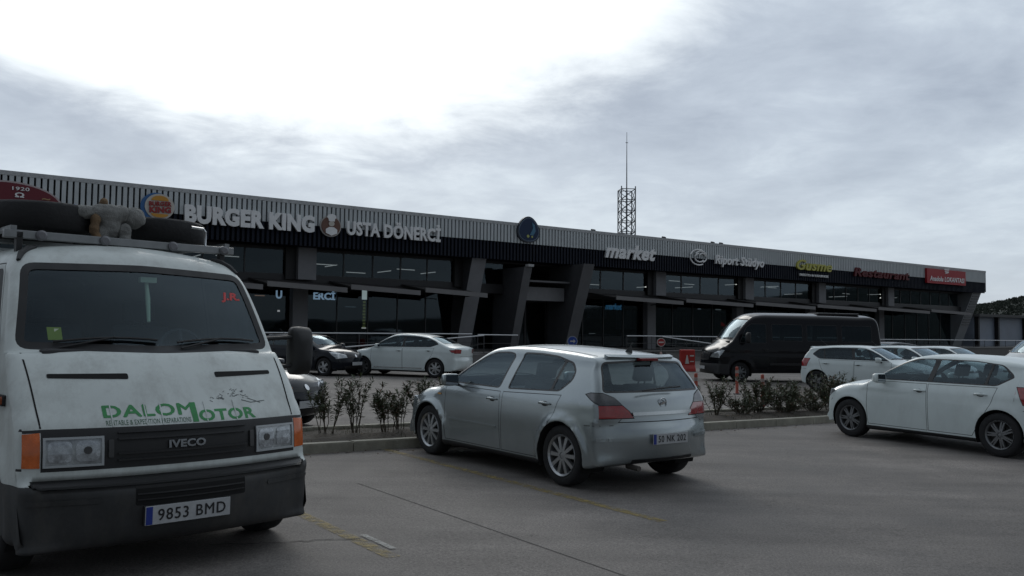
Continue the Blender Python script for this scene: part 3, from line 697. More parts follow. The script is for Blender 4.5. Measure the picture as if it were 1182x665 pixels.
# three-box saloon
SAL = dict(
    outline=[(-2.052, .27, .05, .02), (-2.160, .34, .12, .10), (-2.210, .48, .16, .14), (-2.210, .60, .16, .14), (-2.182, .68, .15, .13), (-2.182, .86, .13, .12), (-2.167, .99, .10, .10), (-2.117, 1.045, .10, .08), (-1.944, 1.085, .13, .06), (-1.780, 1.11, .12, .06), (-1.500, 1.22, .09, .06), (-1.200, 1.345, .09, .05), (-0.950, 1.41, .10, .04), (-0.500, 1.46, .12, .03), (-0.050, 1.475, .12, .03), (0.300, 1.44, .11, .04), (0.650, 1.30, .07, .07), (1.000, 1.10, .06, .09), (1.160, 1.02, .08, .10), (1.300, .98, .12, .08), (1.600, .92, .16, .06), (1.900, .83, .18, .08), (2.100, .73, .18, .18), (2.190, .63, .18, .26), (2.235, .52, .18, .28), (2.230, .40, .17, .28), (2.170, .29, .15, .22), (2.000, .22, .06, .1), (1.600, .19, .05, .01), (0.000, .18, .05, .0), (-1.700, .2, .05, .0)],
    W=mkW(.90, .96, .40, .22, .62, .05, (1.2, .10, 2.4), (-1.5, .11, 2.2), flares=[(1.35, .32, .38, .014, .06), (-1.35, .32, .38, .014, .06)], crease=(.87, .009, .05)),
    zs=.62, ds=.045, axles=(1.35, -1.35), tr=.32, ra=.36, za=.325, tw=.785, rim=.215, spokes=7, rimstyle='twin', under=.235,
    screen=[(-.72, 1.03), (.72, 1.03), (.58, 1.40), (0, 1.42), (-.58, 1.40)], cowl=.99,
    rear=[(-.66, 1.13), (.66, 1.13), (.54, 1.37), (0, 1.39), (-.54, 1.37)], rear_z=1.08,
    side=[([(1.0, .99), (-1.15, 1.02), (-1.45, 1.12), (-1.32, 1.22), (-1.05, 1.32), (-.6, 1.38), (-.05, 1.392), (.25, 1.365), (.5, 1.28), (.8, 1.12)], [[(.9, 1.01), (-.1, 1.015), (-.14, 1.373), (0, 1.372), (.24, 1.345), (.48, 1.265), (.76, 1.115)], [(-.18, 1.015), (-1.12, 1.035), (-1.38, 1.125), (-1.28, 1.2), (-1.03, 1.302), (-.6, 1.36), (-.22, 1.37)]])],
    doors=[[(1.0, .26), (1.04, .6), (1.02, .965), (-.13, .975), (-.15, .26)], [(-.165, .26), (-.145, .975), (-1.30, .995), (-1.22, .74), (-.95, .26)]],
    handles=[(-.02, .88), (-1.1, .90)],
    tail=[([(-1.86, .93), (-2.6, .98), (-2.6, .83), (-1.94, .86)], [(.50, .83), (1.0, .83), (1.0, .98), (.48, .95)], 'tail_red')],
    head=[([(1.62, .79), (1.78, .84), (2.5, .70), (2.5, .58), (1.95, .60)], [(.42, .60), (1, .56), (1, .83), (.62, .79), (.44, .70)], 'lamp')],
    mirror=(.74, 1.02, 1.03), dash=1.0, seatx=-.2, plate_r=.82, plate_f=.42, pitch=.9)
def sal_extra(root, sh, pm):
    strip(sh, root, 'front_grille', rnd([(-.40, .30), (.40, .30), (.45, .38), (-.45, .38)], .02), 'x', 1, BLK(), .001, .005)
    for s in (-1, 1):
        strip(sh, root, 'sill_strip', rnd([(.9, .30), (-.88, .30), (-.88, .325), (.9, .325)], .005), 'y', s, CHR(), .001, .006, .1)
    strip(sh, root, 'boot_seam', [(-.55, .72), (.55, .72), (.55, .726), (-.55, .726)], 'x', -1, GAP(), .0008, .001)
SAL['extra'] = sal_extra

WHITE = lambda: mat('white_paint', (.61, .675, .665), .35, coat=.4, var=.04, vscale=2, back=(.012, .012, .013), dirt=.15)
WHITE2 = lambda: mat('white_paint_clean', (.60, .665, .66), .3, coat=.5, var=.03, vscale=2, back=(.012, .012, .013), dirt=.10)
SILV = lambda: mat('silver_paint', (.31, .345, .355), .25, .62, coat=.5, var=.04, vscale=2.5, back=(.012, .012, .013), dirt=.10)
NAVY = lambda: mat('black_blue_paint', (.003, .005, .010), .13, .0, spec=.3, coat=0, back=(.006, .006, .006))
NAVY2 = lambda: mat('dark_grey_blue_paint', (.006, .010, .018), .15, .0, spec=.3, coat=0, back=(.006, .006, .006))
import copy
def variant(S, **k):
    T = dict(S); T.update(k); return T

# ------------------------------------------------------------------ vans
def van(name, label, cat, S, paint, at, heading, group=None):
    root = empty(name, label, cat, place(at, heading), group)
    sh = Shell(S['outline'], S['W'], S['zs'], S.get('ds', .04), clampx=.45)
    trim = mat('window_rubber', (.010, .010, .011), .6, var=.2, vscale=8); gl = S.get('glass') or glass_mat('van_glass', (.62, .76, .82), 1.55)
    for lab, ps, pf in S['wrap']:                 # lamps, bumper: side polygon and front polygon
        for s in (-1, 1):
            if ps: sh.carve(ps, (0, 2), lambda c, n: c.y*s > .2 and n.y*s >= .62, lab)
            if pf: sh.carve([(y*s, z) for y, z in pf], (1, 2), lambda c, n: n.x > -.2 and c.x > S['front'] and n.y*s < .62, lab)
    g = rnd(S['screen'], S.get('screen_r', .09), 5); sh.carve(g, (1, 2), lambda c, n: n.x > .12 and c.z > S['cowl'], 'seal')
    sh.carve(inset(g, S.get('seal_w', .045)), (1, 2), lambda c, n: True, 'windscreen', only=('seal',))
    for s in (-1, 1):
        for pn in S['side']:
            g = rnd(pn, .05); sh.carve(g, (0, 2), SIDE(s, .3), 'seal'); sh.carve(inset(g, .02), (0, 2), lambda c, n: c.y*s > 0 and abs(n.y) > .3, 'side_window', only=('seal',))
    arches(sh, S['axles'], S['tr'], S['ra'], S.get('za', S['tr']), root, zmax=1.2, bottom=.35)
    for s in (-1, 1):
        for i, d in enumerate(S['doors']):
            sh.carve(d, (0, 2), SIDE(s, .3), 'gap'); sh.carve(inset(d, .008), (0, 2), lambda c, n: c.y*s > 0, 'door%d%d' % (i, s), only=('gap',))
    for ax, pl, f, lab in S.get('cuts', []): sh.carve(pl, ax, f, lab)
    sh.carve([(-9, S['under']), (9, S['under']), (9, -1), (-9, -1)], (0, 2), lambda c, n: n.z < -.3, 'black')
    sh.part('body', [0, 'gap', 'seal', 'black'], [paint, GAP(), trim, BLK()], root, lm={'gap': 1, 'seal': 2, 'black': 3})
    for s in (-1, 1):
        for i in range(len(S['doors'])):
            d = sh.part('door', ['door%d%d' % (i, s)], paint, root)
            if not d: continue
            hx = S['handles'][i]; bm = bmesh.new(); q = [sh.hit('y', hx[0]-.09+.18*k/6, hx[1], s) for k in range(7)]
            tube(bm, [p+n*(.004+.03*math.sin(math.pi*k/6)**.5) for k, (p, n) in enumerate(q)], .014, 8); obj('door_handle', bm, BLK(), d)
    sh.part('windscreen', ['windscreen'], gl, root, move=-.006)
    for s in (-1, 1): sh.part('side_window', ['side_window'], gl, root, move=-.004, side=s)
    for lab, nm, m, mv in S['pieces']:
        if nm == 'front_bumper': sh.part(nm, [lab], m, root, move=mv)
        else:
            for s in (-1, 1): sh.part(nm, [lab], m, root, move=mv, side=s)
    for xa in S['axles']:
        for s in (-1, 1): wheel(root, (xa, s*S['tw'], S['tr']), s, S['tr'], .215, .205, S.get('spokes', 8), mat('steel_wheel', (.20, .21, .22), .5, .6, var=.2), style='spoke')
    x, y, z = S['mirror']; dz = S.get('mirror_h', .42)
    for s in (-1, 1):
        mirror(root, (x, s*y, z), s, (.15, .215, dz), BLK(), arm=[[(x, s*(y-.09), z+dz*.28), (x-.02, s*S['W'](x, z+dz*.2)*.98, z+dz*.22)], [(x, s*(y-.09), z-dz*.3), (x-.02, s*S['W'](x, z-dz*.3)*.99, z-dz*.34)]])
    interior(root, S['dash'], S['seatx'], .55, S['zseat'], .9, rows=1)
    S['extra'](root, sh, paint)
    sh.bm.free(); sh.ref.free(); return root

IVE = dict(
    outline=[(-5.2, .34, .05, .0), (-5.42, .42, .08, .03), (-5.46, .6, .09, .03), (-5.46, 1.2, .09, .03), (-5.45, 1.9, .09, .04), (-5.40, 2.12, .11, .05), (-5.2, 2.19, .16, .06), (-4, 2.21, .2, .06), (-2.2, 2.22, .2, .06), (-1.55, 2.215, .2, .06), (-1.33, 2.185, .18, .06), (-1.18, 2.115, .14, .07), (-1.09, 2.02, .09, .07), (-.90, 1.78, .07, .09), (-.72, 1.50, .06, .11), (-.66, 1.43, .07, .12), (-.58, 1.40, .10, .13), (-.42, 1.25, .12, .13), (-.26, 1.05, .12, .13), (-.185, .95, .11, .13), (-.155, .85, .10, .13), (-.145, .72, .09, .13), (-.14, .645, .08, .13), (-.075, .612, .10, .14), (-.015, .58, .13, .16), (0, .52, .15, .18), (-.005, .38, .15, .18), (-.035, .27, .13, .16), (-.12, .22, .08, .08), (-.5, .24, .05, 0), (-1.5, .30, .05, .0), (-3, .34, .05, 0)],
    W=mkW(.995, 1.35, .13, .05, .85, .02, (-.75, .10, 1.5), (-4.8, .02, 2), flares=[(-.84, .36, .43, .02, .06), (-4.28, .36, .43, .02, .06)], crease=(1.06, -.006, .03)),
    zs=1.0, ds=.035, axles=(-.84, -4.28), tr=.35, ra=.40, za=.36, tw=.875, under=.33, front=-1.4,
    screen=[(-.90, 1.425), (0, 1.40), (.90, 1.425), (.80, 2.02), (0, 2.045), (-.80, 2.02)], cowl=1.38, seal_w=.05,
    side=[[(-.98, 1.40), (-1.95, 1.36), (-1.96, 1.98), (-1.38, 1.98)]],
    doors=[[(-.93, 1.36), (-1.36, 2.02), (-2.02, 2.02), (-2.02, .45), (-1.42, .45)]], handles=[(-1.88, 1.15)],
    wrap=[('amber', [(-.09, .925), (-.30, .915), (-.30, .72), (-.09, .71)], [(.855, .715), (.99, .72), (.99, .915), (.855, .925)]),
          ('lamp', None, [(.515, .722), (.835, .722), (.835, .888), (.515, .888)]),
          ('bumper', [(.2, .61), (-.62, .61), (-.62, .1), (.2, .1)], [(-.02, .1), (1.2, .1), (1.2, .612), (-.02, .612)]),
          ('black', [(-.05, .705), (-.34, .70), (-.34, .715), (-.05, .72)], [(-.02, .69), (.85, .69), (.85, .945), (-.02, .945)]),
          ('black', [(-.05, .925), (-.36, .95), (-.36, .935), (-.05, .915)], [(.84, .925), (1.1, .92), (1.1, .935), (.84, .945)])],
    pieces=[('amber', 'indicator', mat('lamp_amber', (.55, .11, .012), .22, coat=.6, var=.22, vscale=14), .004), ('lamp', 'headlight', mat('lamp_glass_grey', (.30, .32, .33), .2, metal=.3, coat=1, var=.5, vscale=9), .003),
            ('bumper', 'front_bumper', mat('bumper_plastic', (.030, .031, .032), .62, var=.3, vscale=5, back=(.01, .01, .01), dirt=.3), .004)],
    mirror=(-1.12, 1.37, 1.40), dash=-.72, seatx=-1.95, zseat=1.10)
def ive_extra(root, sh, pm):
    blk = BLK()
    for s in (-1, 1):
        # air intake slits under the windscreen
        strip(sh, root, 'air_slit', rnd([(s*.30, 1.235), (s*.77, 1.245), (s*.77, 1.27), (s*.30, 1.27)], .012), 'x', 1, mat('slit_black', (.006, .006, .006), .9), .001, .003, .03)
        # bonnet seam
        strip(sh, root, 'bonnet_seam', [(s*.875, 1.40), (s*.885, 1.40), (s*.855, .95), (s*.845, .95)], 'x', 1, GAP(), .001, .001)
        # headlight inside: frame and reflectors
        fr = bmesh.new()
        for a, b in (((.510, .715), (.84, .728)), ((.510, .880), (.84, .894)), ((.510, .728), (.524, .880)), ((.826, .728), (.84, .880))):
            sh2 = flat([(s*a[0], a[1]), (s*b[0], a[1]), (s*b[0], b[1]), (s*a[0], b[1])], .01); sh.drape(sh2, 'x', 1, .003)
            me = bpy.data.meshes.new('x'); sh2.to_mesh(me); sh2.free(); fr.from_mesh(me); bpy.data.meshes.remove(me)
        obj('headlight_frame', fr, mat('lamp_frame', (.36, .38, .39), .35, coat=.4), root)
        for ya, yb in ((.535, .665), (.685, .815)):
            strip(sh, root, 'reflector', rnd([(s*ya, .745), (s*yb, .745), (s*yb, .868), (s*ya, .868)], .03), 'x', 1, mat('reflector', (.36, .38, .40), .22, .6, var=.45, vscale=22), .004, .003)
        strip(sh, root, 'bulb', circle(s*.60, .812, .024, 14), 'x', 1, mat('bulb_dark', (.05, .05, .05), .3), .008, .003)
        strip(sh, root, 'towing_eye_cover', rnd([(s*.455, .76), (s*.485, .76), (s*.485, .87), (s*.455, .87)], .01), 'x', 1, mat('grille_grey', (.045, .045, .045), .5), .003, .012)
        # side repeater on the wing
        strip(sh, root, 'side_repeater', rnd([(-.60, 1.07), (-.74, 1.07), (-.74, 1.14), (-.60, 1.14)], .015), 'y', s, blk, .002, .02)
        strip(sh, root, 'side_repeater_lens', rnd([(-.60, 1.08), (-.67, 1.08), (-.67, 1.13), (-.60, 1.13)], .015), 'y', s, mat('lamp_amber_dark', (.25, .05, .01), .25), .022, .012)
        # gutter clip at the roof corner
        bm = bmesh.new(); q = [sh.hit('x', s*y, z, 1) for y, z in ((.66, 2.14), (.72, 2.12), (.77, 2.08), (.80, 2.03))]
        q = [p+n*.008 for p, n in q if p]; tube(bm, q, [.016, .024, .024, .014], 8); obj('roof_clip', bm, blk, root)
        strip(sh, root, 'bumper_corner_step', rnd([(s*.55, .50), (s*.93, .50), (s*.93, .53), (s*.55, .53)], .01), 'x', 1, mat('bumper_plastic', (.03, .03, .03)), .004, .006, .03)
    # grille: slats and badge
    gm = mat('grille_black', (.010, .010, .011), .5)
    for z0 in (.735, .775, .865, .905):
        strip(sh, root, 'grille_slat', rnd([(-.43, z0), (.43, z0), (.43, z0+.012), (-.43, z0+.012)], .004), 'x', 1, gm, .004, .014, .08)
    bm = fit(textmesh('IVECO', .08, .006, off=.003, spacing=1.05), w=.245, h=.05)
    for v in bm.verts: v.co.y += .822
    sh.drape(bm, 'x', 1, .012, .05); obj('badge_letters', bm, mat('badge_grey', (.22, .23, .24), .35, .5), root)
    strip(sh, root, 'lower_grille', rnd([(-.36, .47), (.36, .47), (.36, .59), (-.36, .59)], .012), 'x', 1, mat('slit_black', (.006, .006, .006), .9), .005, .002, .05)
    for z0 in (.50, .535): strip(sh, root, 'lower_grille_bar', [(-.35, z0), (.35, z0), (.35, z0+.008), (-.35, z0+.008)], 'x', 1, gm, .006, .008, .08)
    p, n = sh.hit('x', 0, .40, 1)
    plate(root, Matrix(((0, 0, 1, p.x+.012), (1, 0, 0, -.04), (0, 1, 0, .405), (0, 0, 0, 1))), .555, .118, '9853 BMD', font=.08)
    bm = bmesh.new(); box(bm, (p.x-.01, -.325, .342), (p.x+.011, .245, .468), bev=.004); obj('plate_holder', bm, blk, root)
    # lettering on the bonnet: stencilled words, small line under the first, faded sketch beside it
    gr = mat('green_letters', (.035, .23, .07), .6, var=.25, vscale=40)
    def word(t, x0, x1, z0, z1, off, m, nm):
        b = fit(textmesh(t, 1, .001, off=off, spacing=1.06), w=x1-x0, h=z1-z0)
        for v in b.verts: v.co.x += (x0+x1)/2; v.co.y += (z0+z1)/2
        sh.drape(b, 'x', 1, .0015, .04); return obj(nm, b, m, root)
    cuts = []
    word('DALOM', -.50, .075, 1.0, 1.075, .032, gr, 'bonnet_lettering')
    strip(sh, root, 'bonnet_lettering', [(.052, .952), (.092, .952), (.092, 1.075), (.052, 1.075)], 'x', 1, gr, .0015, .001)
    word('OTOR', .10, .53, .952, 1.026, .032, gr, 'bonnet_lettering')
    for yy in (-.452, -.245, -.145, .155, .375): strip(sh, root, 'stencil_bridge', [(yy-.004, .948), (yy+.004, .948), (yy+.004, 1.08), (yy-.004, 1.08)], 'x', 1, pm, .0032, .0006)
    word('RENTABLE & EXPEDITION PREPARATIONS', -.49, .04, .955, .985, .0, mat('green_grey_letters', (.10, .17, .12), .7), 'bonnet_small_lettering')
    rr = random.Random(3); bm = bmesh.new()
    for k in range(34):
        y = .20+rr.random()*.30; z = 1.075+.05*math.sin((y-.2)*9)+rr.uniform(-.022, .022); l = rr.uniform(.006, .03); a = rr.uniform(-.6, .6)
        pts = [(y, z), (y+l*math.cos(a), z+l*math.sin(a))]; d = Vector((-math.sin(a), math.cos(a)))*.0016
        f = flat([(pts[0][0]-d.x, pts[0][1]-d.y), (pts[1][0]-d.x, pts[1][1]-d.y), (pts[1][0]+d.x, pts[1][1]+d.y), (pts[0][0]+d.x, pts[0][1]+d.y)], .001)
        sh.drape(f, 'x', 1, .0015, 1); me = bpy.data.meshes.new('x'); f.to_mesh(me); f.free(); bm.from_mesh(me); bpy.data.meshes.remove(me)
    for (ya, za, yb, zb) in ((.45, 1.075, .52, 1.055), (.52, 1.055, .64, 1.062), (.50, 1.085, .60, 1.05)):
        dx, dz = yb-ya, zb-za; l = math.hypot(dx, dz); d = Vector((-dz/l, dx/l))*.0022
        f = flat([(ya-d.x, za-d.y), (yb-d.x, zb-d.y), (yb+d.x, zb+d.y), (ya+d.x, za+d.y)], .001); sh.drape(f, 'x', 1, .0015, .1)
        me = bpy.data.meshes.new('x'); f.to_mesh(me); f.free(); bm.from_mesh(me); bpy.data.meshes.remove(me)
    obj('bonnet_sketch', bm, mat('sketch_grey', (.14, .15, .15), .8), root)
    # wipers
    for y0, y1 in ((.12, .75), (-.68, -.02)):
        bm = bmesh.new(); q = [sh.hit('x', y0+(y1-y0)*k/7, 1.465+.03*math.sin(k/7*2.6), 1) for k in range(8)]
        tube(bm, [p+n*.018 for p, n in q], .009, 6); p, n = sh.hit('x', (y0+y1)/2-.3, 1.425, 1); tube(bm, [p+n*.012, q[4][0]+q[4][1]*.026], .008, 6); obj('wiper', bm, blk, root)
    # windscreen stickers, hanging strap, papers on the dash
    def sticker(nm, y, z, w, h, m, lab=None):
        o = strip(sh, root, nm, [(y-w/2, z-h/2), (y+w/2, z-h/2), (y+w/2, z+h/2), (y-w/2, z+h/2)], 'x', 1, m, -.005, .002, .1)
        if lab: o['label'] = lab
        return o
    sticker('inspection_sticker', -.66, 1.53, .085, .085, mat('sticker_green', (.12, .2, .05), .6), 'yellow green square sticker low in the windscreen')
    sticker('sticker_print', -.64, 1.545, .04, .035, mat('sticker_pale', (.45, .5, .4), .6))
    sticker('red_lettering', -.58, 2.00, .10, .03, mat('sticker_red', (.25, .02, .02), .6))
    b = fit(textmesh('J.R.', .1, .001, off=.004, shear=.2), w=.17, h=.08)
    for v in b.verts: v.co.x += .66; v.co.y += 1.83
    sh.drape(b, 'x', 1, -.004, .05); obj('red_lettering', b, mat('sticker_red2', (.50, .04, .04), .6), root)
    bm = bmesh.new(); tube(bm, [Vector((-1.18, .06, 1.95)), Vector((-1.10, .05, 1.80)), Vector((-1.02, .035, 1.62))], [.012, .018, .012], 8)
    box(bm, (-1.17, .00, 1.92), (-1.12, .12, 1.96)); obj('mirror_pendant', bm, mat('pendant', (.50, .55, .38), .8), root)
    bm = bmesh.new(); box(bm, (-.95, -.45, 1.43), (-.75, -.38, 1.455)); box(bm, (-.9, -.34, 1.43), (-.72, -.16, 1.44)); obj('dash_papers', bm, mat('paper', (.75, .75, .7), .8), root)
    # roof rack
    al = mat('rack_alloy', (.24, .25, .255), .4, .6, var=.15, vscale=9)
    bm = bmesh.new()
    box(bm, (-1.46, -.86, 2.205), (-1.40, .86, 2.265), bev=.006)
    for xx in (-2.5, -3.5, -4.5): box(bm, (xx-.03, -.86, 2.252), (xx+.03, .86, 2.280))
    for s in (-1, 1): box(bm, (-4.8, s*.80-.02, 2.266), (-1.405, s*.80+.02, 2.296))
    rk = obj('roof_rack', bm, al, root)
    for yy in (-.62, -.18, .34, .77):
        bm = bmesh.new(); lathe(bm, [(.001, .024), (.024, .024), (.038, .016), (.04, 0), (.04, -.02)], 'x', 18, (-1.399, yy, 2.235)); obj('rack_clamp', bm, mat('clamp_dark', (.16, .16, .17), .4, .5), rk)
    for xx in (-1.43, -2.5, -3.5, -4.5):
        for s in (-1, 1):
            bm = bmesh.new(); p, n = sh.hit('z', xx, s*.76); box(bm, (xx-.03, s*.76-.02, p.z-.01), (xx+.03, s*.76+.02, 2.250)); obj('rack_foot', bm, blk, rk)
    bm = bmesh.new(); tube(bm, [Vector((-1.43, .62, 2.260)), Vector((-1.43, .62, 2.380)), Vector((-1.43, .60, 2.405)), Vector((-1.43, .50, 2.410))], .010, 8); obj('tie_hook', bm, CHR(), rk)
IVE['extra'] = ive_extra

# long high van standing in the lane
SPR = dict(
    outline=[(-4.75, .36, .05, .0), (-4.91, .45, .10, .04), (-4.93, .8, .10, .04), (-4.91, 1.6, .10, .05), (-4.83, 2.22, .12, .06), (-4.68, 2.40, .16, .07), (-4, 2.45, .22, .08), (-1.2, 2.46, .22, .08), (-.4, 2.44, .2, .08), (-.1, 2.38, .18, .09), (.10, 2.26, .13, .10), (.42, 1.95, .09, .12), (.72, 1.55, .08, .14), (.83, 1.42, .10, .15), (1.0, 1.32, .14, .15), (1.25, 1.17, .16, .17), (1.36, 1.05, .14, .19), (1.40, .85, .14, .20), (1.42, .68, .14, .22), (1.45, .55, .15, .22), (1.44, .38, .14, .2), (1.36, .27, .10, .12), (1.1, .25, .05, 0), (0, .3, .05, 0), (-3, .34, .05, 0)],
    W=mkW(.995, 1.35, .10, .03, .85, .03, (.7, .16, 1.6), (-5, .02, 2), flares=[(.4, .36, .43, .03, .06), (-3.55, .36, .43, .03, .06)], crease=(1.0, -.01, .05)),
    zs=1.1, ds=.06, axles=(.4, -3.55), tr=.345, ra=.40, za=.36, tw=.84, under=.34, front=.1,
    screen=[(-.86, 1.50), (0, 1.46), (.86, 1.50), (.78, 2.20), (0, 2.24), (-.78, 2.20)], cowl=1.44, seal_w=.03,
    side=[[(.45, 1.36), (-.55, 1.36), (-.56, 2.05), (0.0, 2.05), (.2, 1.9)]] + [[(a, 1.45), (a-1.15, 1.45), (a-1.15, 2.05), (a, 2.05)] for a in (-.75, -2.05, -3.35)],
    doors=[[(.52, 1.32), (-.0, 2.12), (-.60, 2.12), (-.60, .45), (0, .45)]], handles=[(-.5, 1.15)],
    wrap=[('lamp', [(.98, 1.10), (1.18, 1.12), (1.6, 1.0), (1.6, .82), (1.18, .84)], [(.48, .84), (1.1, .82), (1.1, 1.10), (.80, 1.06), (.55, .95)]),
          ('bumper', [(1.8, .62), (.83, .62), (.83, .1), (1.8, .1)], [(-.02, .1), (1.2, .1), (1.2, .62), (-.02, .62)]),
          ('black', None, [(-.02, .72), (.40, .75), (.46, 1.0), (-.02, 1.02)])],
    pieces=[('lamp', 'headlight', mat('lamp_clear', (.42, .44, .45), .12, coat=1, metal=.55, var=.5, vscale=14), .003), ('bumper', 'front_bumper', mat('bumper_dark', (.014, .014, .016), .5), .004)],
    mirror=(.25, 1.22, 1.55), mirror_h=.38, dash=.75, seatx=-.5, zseat=1.1, glass=glass_mat('tinted_glass', (.25, .30, .31), 1.4))
def spr_extra(root, sh, pm):
    for z0 in (.80, .86, .92): strip(sh, root, 'grille_bar', rnd([(-.40, z0), (.40, z0), (.40, z0+.02), (-.40, z0+.02)], .004), 'x', 1, mat('grille_dim', (.07, .07, .08), .3, .7), .002, .01, .1)
    strip(sh, root, 'front_badge', circle(0, .93, .10, 20), 'x', 1, CHR(), .012, .01)
    strip(sh, root, 'badge_middle', circle(0, .93, .085, 20), 'x', 1, BLK(), .022, .002)
    for k in range(3):
        a = R(90+120*k); c, s_ = math.cos(a), math.sin(a)
        strip(sh, root, 'badge_spoke', [(-.008*s_, .93+.008*c), (.085*c, .93+.085*s_), (.008*s_, .93-.008*c)], 'x', 1, CHR(), .024, .004)
    for s in (-1, 1):
        strip(sh, root, 'side_moulding', rnd([(-.65, .60), (-3.05, .60), (-3.05, .68), (-.65, .68)], .01), 'y', s, BLK(), .002, .015, .3)
    bm = bmesh.new(); box(bm, (-4.3, -.45, 2.42), (-2.7, .45, 2.50), bev=.05); obj('roof_air_unit', bm, mat('roof_unit', (.02, .02, .022), .5), root)
    bm = bmesh.new()
    for y0, y1 in ((.1, .75), (-.65, 0)):
        q = [sh.hit('x', y0+(y1-y0)*k/5, 1.53, 1) for k in range(6)]; tube(bm, [p+n*.015 for p, n in q], .01, 5)
    obj('wiper', bm, BLK(), root)
    bm = bmesh.new(); p, n = sh.hit('x', 0, .46, 1); box(bm, (p.x, -.26, .41), (p.x+.012, .26, .52)); obj('licence_plate', bm, mat('plate_white', (.5, .5, .5)), root)
SPR['extra'] = spr_extra

# small delivery van at the far right
SMV = dict(
    outline=[(-3.1, .30, .05, .0), (-3.25, .40, .10, .04), (-3.27, .8, .10, .04), (-3.25, 1.3, .10, .05), (-3.18, 1.75, .12, .06), (-3.0, 1.84, .16, .05), (-2, 1.87, .2, .06), (-.8, 1.87, .2, .06), (-.2, 1.82, .16, .07), (.05, 1.70, .1, .08), (.4, 1.38, .08, .10), (.62, 1.15, .1, .12), (.85, 1.04, .14, .13), (1.1, .92, .16, .16), (1.2, .78, .16, .2), (1.24, .6, .16, .22), (1.23, .42, .15, .22), (1.16, .28, .1, .12), (.9, .22, .05, 0), (-2, .26, .05, 0)],
    W=mkW(.90, 1.1, .14, .10, .7, .04, (.5, .14, 1.8), (-2.8, .02, 2), flares=[(.45, .31, .37, .02, .06), (-2.4, .31, .37, .02, .06)]),
    zs=.9, ds=.06, axles=(.45, -2.4), tr=.31, ra=.35, za=.32, tw=.76, under=.28, front=.1,
    screen=[(-.76, 1.16), (.76, 1.16), (.66, 1.68), (0, 1.71), (-.66, 1.68)], cowl=1.1, seal_w=.02,
    side=[[(.42, 1.10), (-.50, 1.10), (-.50, 1.62), (.0, 1.60), (.12, 1.52)]],
    doors=[[(.42, 1.06), (-.0, 1.66), (-.54, 1.66), (-.54, .4), (.1, .4)]], handles=[(-.45, .95)],
    wrap=[('lamp', [(.85, .92), (1.5, .84), (1.5, .66), (1.0, .68)], [(.48, .66), (1.1, .66), (1.1, .92), (.60, .86)]), ('bumper', [(1.8, .48), (.83, .48), (.83, .1), (1.8, .1)], [(-.02, .1), (1.2, .1), (1.2, .48), (-.02, .48)])],
    pieces=[('lamp', 'headlight', mat('lamp_clear', (.42, .44, .45)), .003), ('bumper', 'front_bumper', mat('bumper_dark', (.014, .014, .016), .5), .004)],
    mirror=(.25, 1.08, 1.15), mirror_h=.22, dash=.55, seatx=-.5, zseat=.75, extra=lambda root, sh, pm: None)

# ================================================================== THE SITE
def S(u, v, z): return Vector((SU.x*u+SV.x*v, SU.y*u+SV.y*v, z))
MS = Matrix(((SU.x, SV.x, 0, 0), (SU.y, SV.y, 0, 0), (0, 0, 1, 0), (0, 0, 0, 1)))
def ground_mat():
    m = bpy.data.materials.new('worn_asphalt'); m.use_nodes = True; nt = m.node_tree; N = nt.nodes; L = nt.links; b = N['Principled BSDF']
    tc = N.new('ShaderNodeTexCoord')
    def no(scale, det=8, rough=.6, sc=(1, 1, 1), rot=0):
        mp = N.new('ShaderNodeMapping'); mp.inputs['Scale'].default_value = sc; mp.inputs['Rotation'].default_value = (0, 0, rot); L.new(tc.outputs['Object'], mp.inputs[0])
        t = N.new('ShaderNodeTexNoise'); t.inputs['Scale'].default_value = scale; t.inputs['Detail'].default_value = det; t.inputs['Roughness'].default_value = rough; L.new(mp.outputs[0], t.inputs['Vector']); return t.outputs['Fac']
    def rg(v, a, b_, c, d):
        r = N.new('ShaderNodeMapRange'); L.new(v, r.inputs[0])
        for i, x in enumerate((a, b_, c, d)): r.inputs[i+1].default_value = x
        return r.outputs[0]
    def mul(a, b_):
        q = N.new('ShaderNodeMath'); q.operation = 'MULTIPLY'; L.new(a, q.inputs[0]); L.new(b_, q.inputs[1]); return q.outputs[0]
    big = no(.22, 6, .6); mid = no(1.1, 8, .65); streak = no(1.6, 6, .6, (.16, 1, 1), -SA); fine = no(55, 3, .7); grain = no(190, 2, .6)
    f = mul(mul(mul(mul(rg(big, .35, .65, .80, 1.18), rg(mid, .3, .7, .72, 1.24)), rg(streak, .3, .7, .76, 1.2)), rg(fine, .3, .7, .60, 1.40)), rg(grain, .3, .7, .62, 1.38))
    # dark drip stains
    st = no(2.3, 10, .8); f = mul(f, rg(st, .60, .70, 1, .50))
    sc = N.new('ShaderNodeVectorMath'); sc.operation = 'SCALE'; sc.inputs[0].default_value = (.158, .144, .133); L.new(f, sc.inputs['Scale']); L.new(sc.outputs[0], b.inputs['Base Color'])
    L.new(rg(mid, .3, .7, .66, .90), b.inputs['Roughness']); b.inputs['Specular IOR Level'].default_value = .28
    bp = N.new('ShaderNodeBump'); bp.inputs['Strength'].default_value = .35; bp.inputs['Distance'].default_value = .006; L.new(fine, bp.inputs['Height']); L.new(bp.outputs[0], b.inputs['Normal'])
    return m
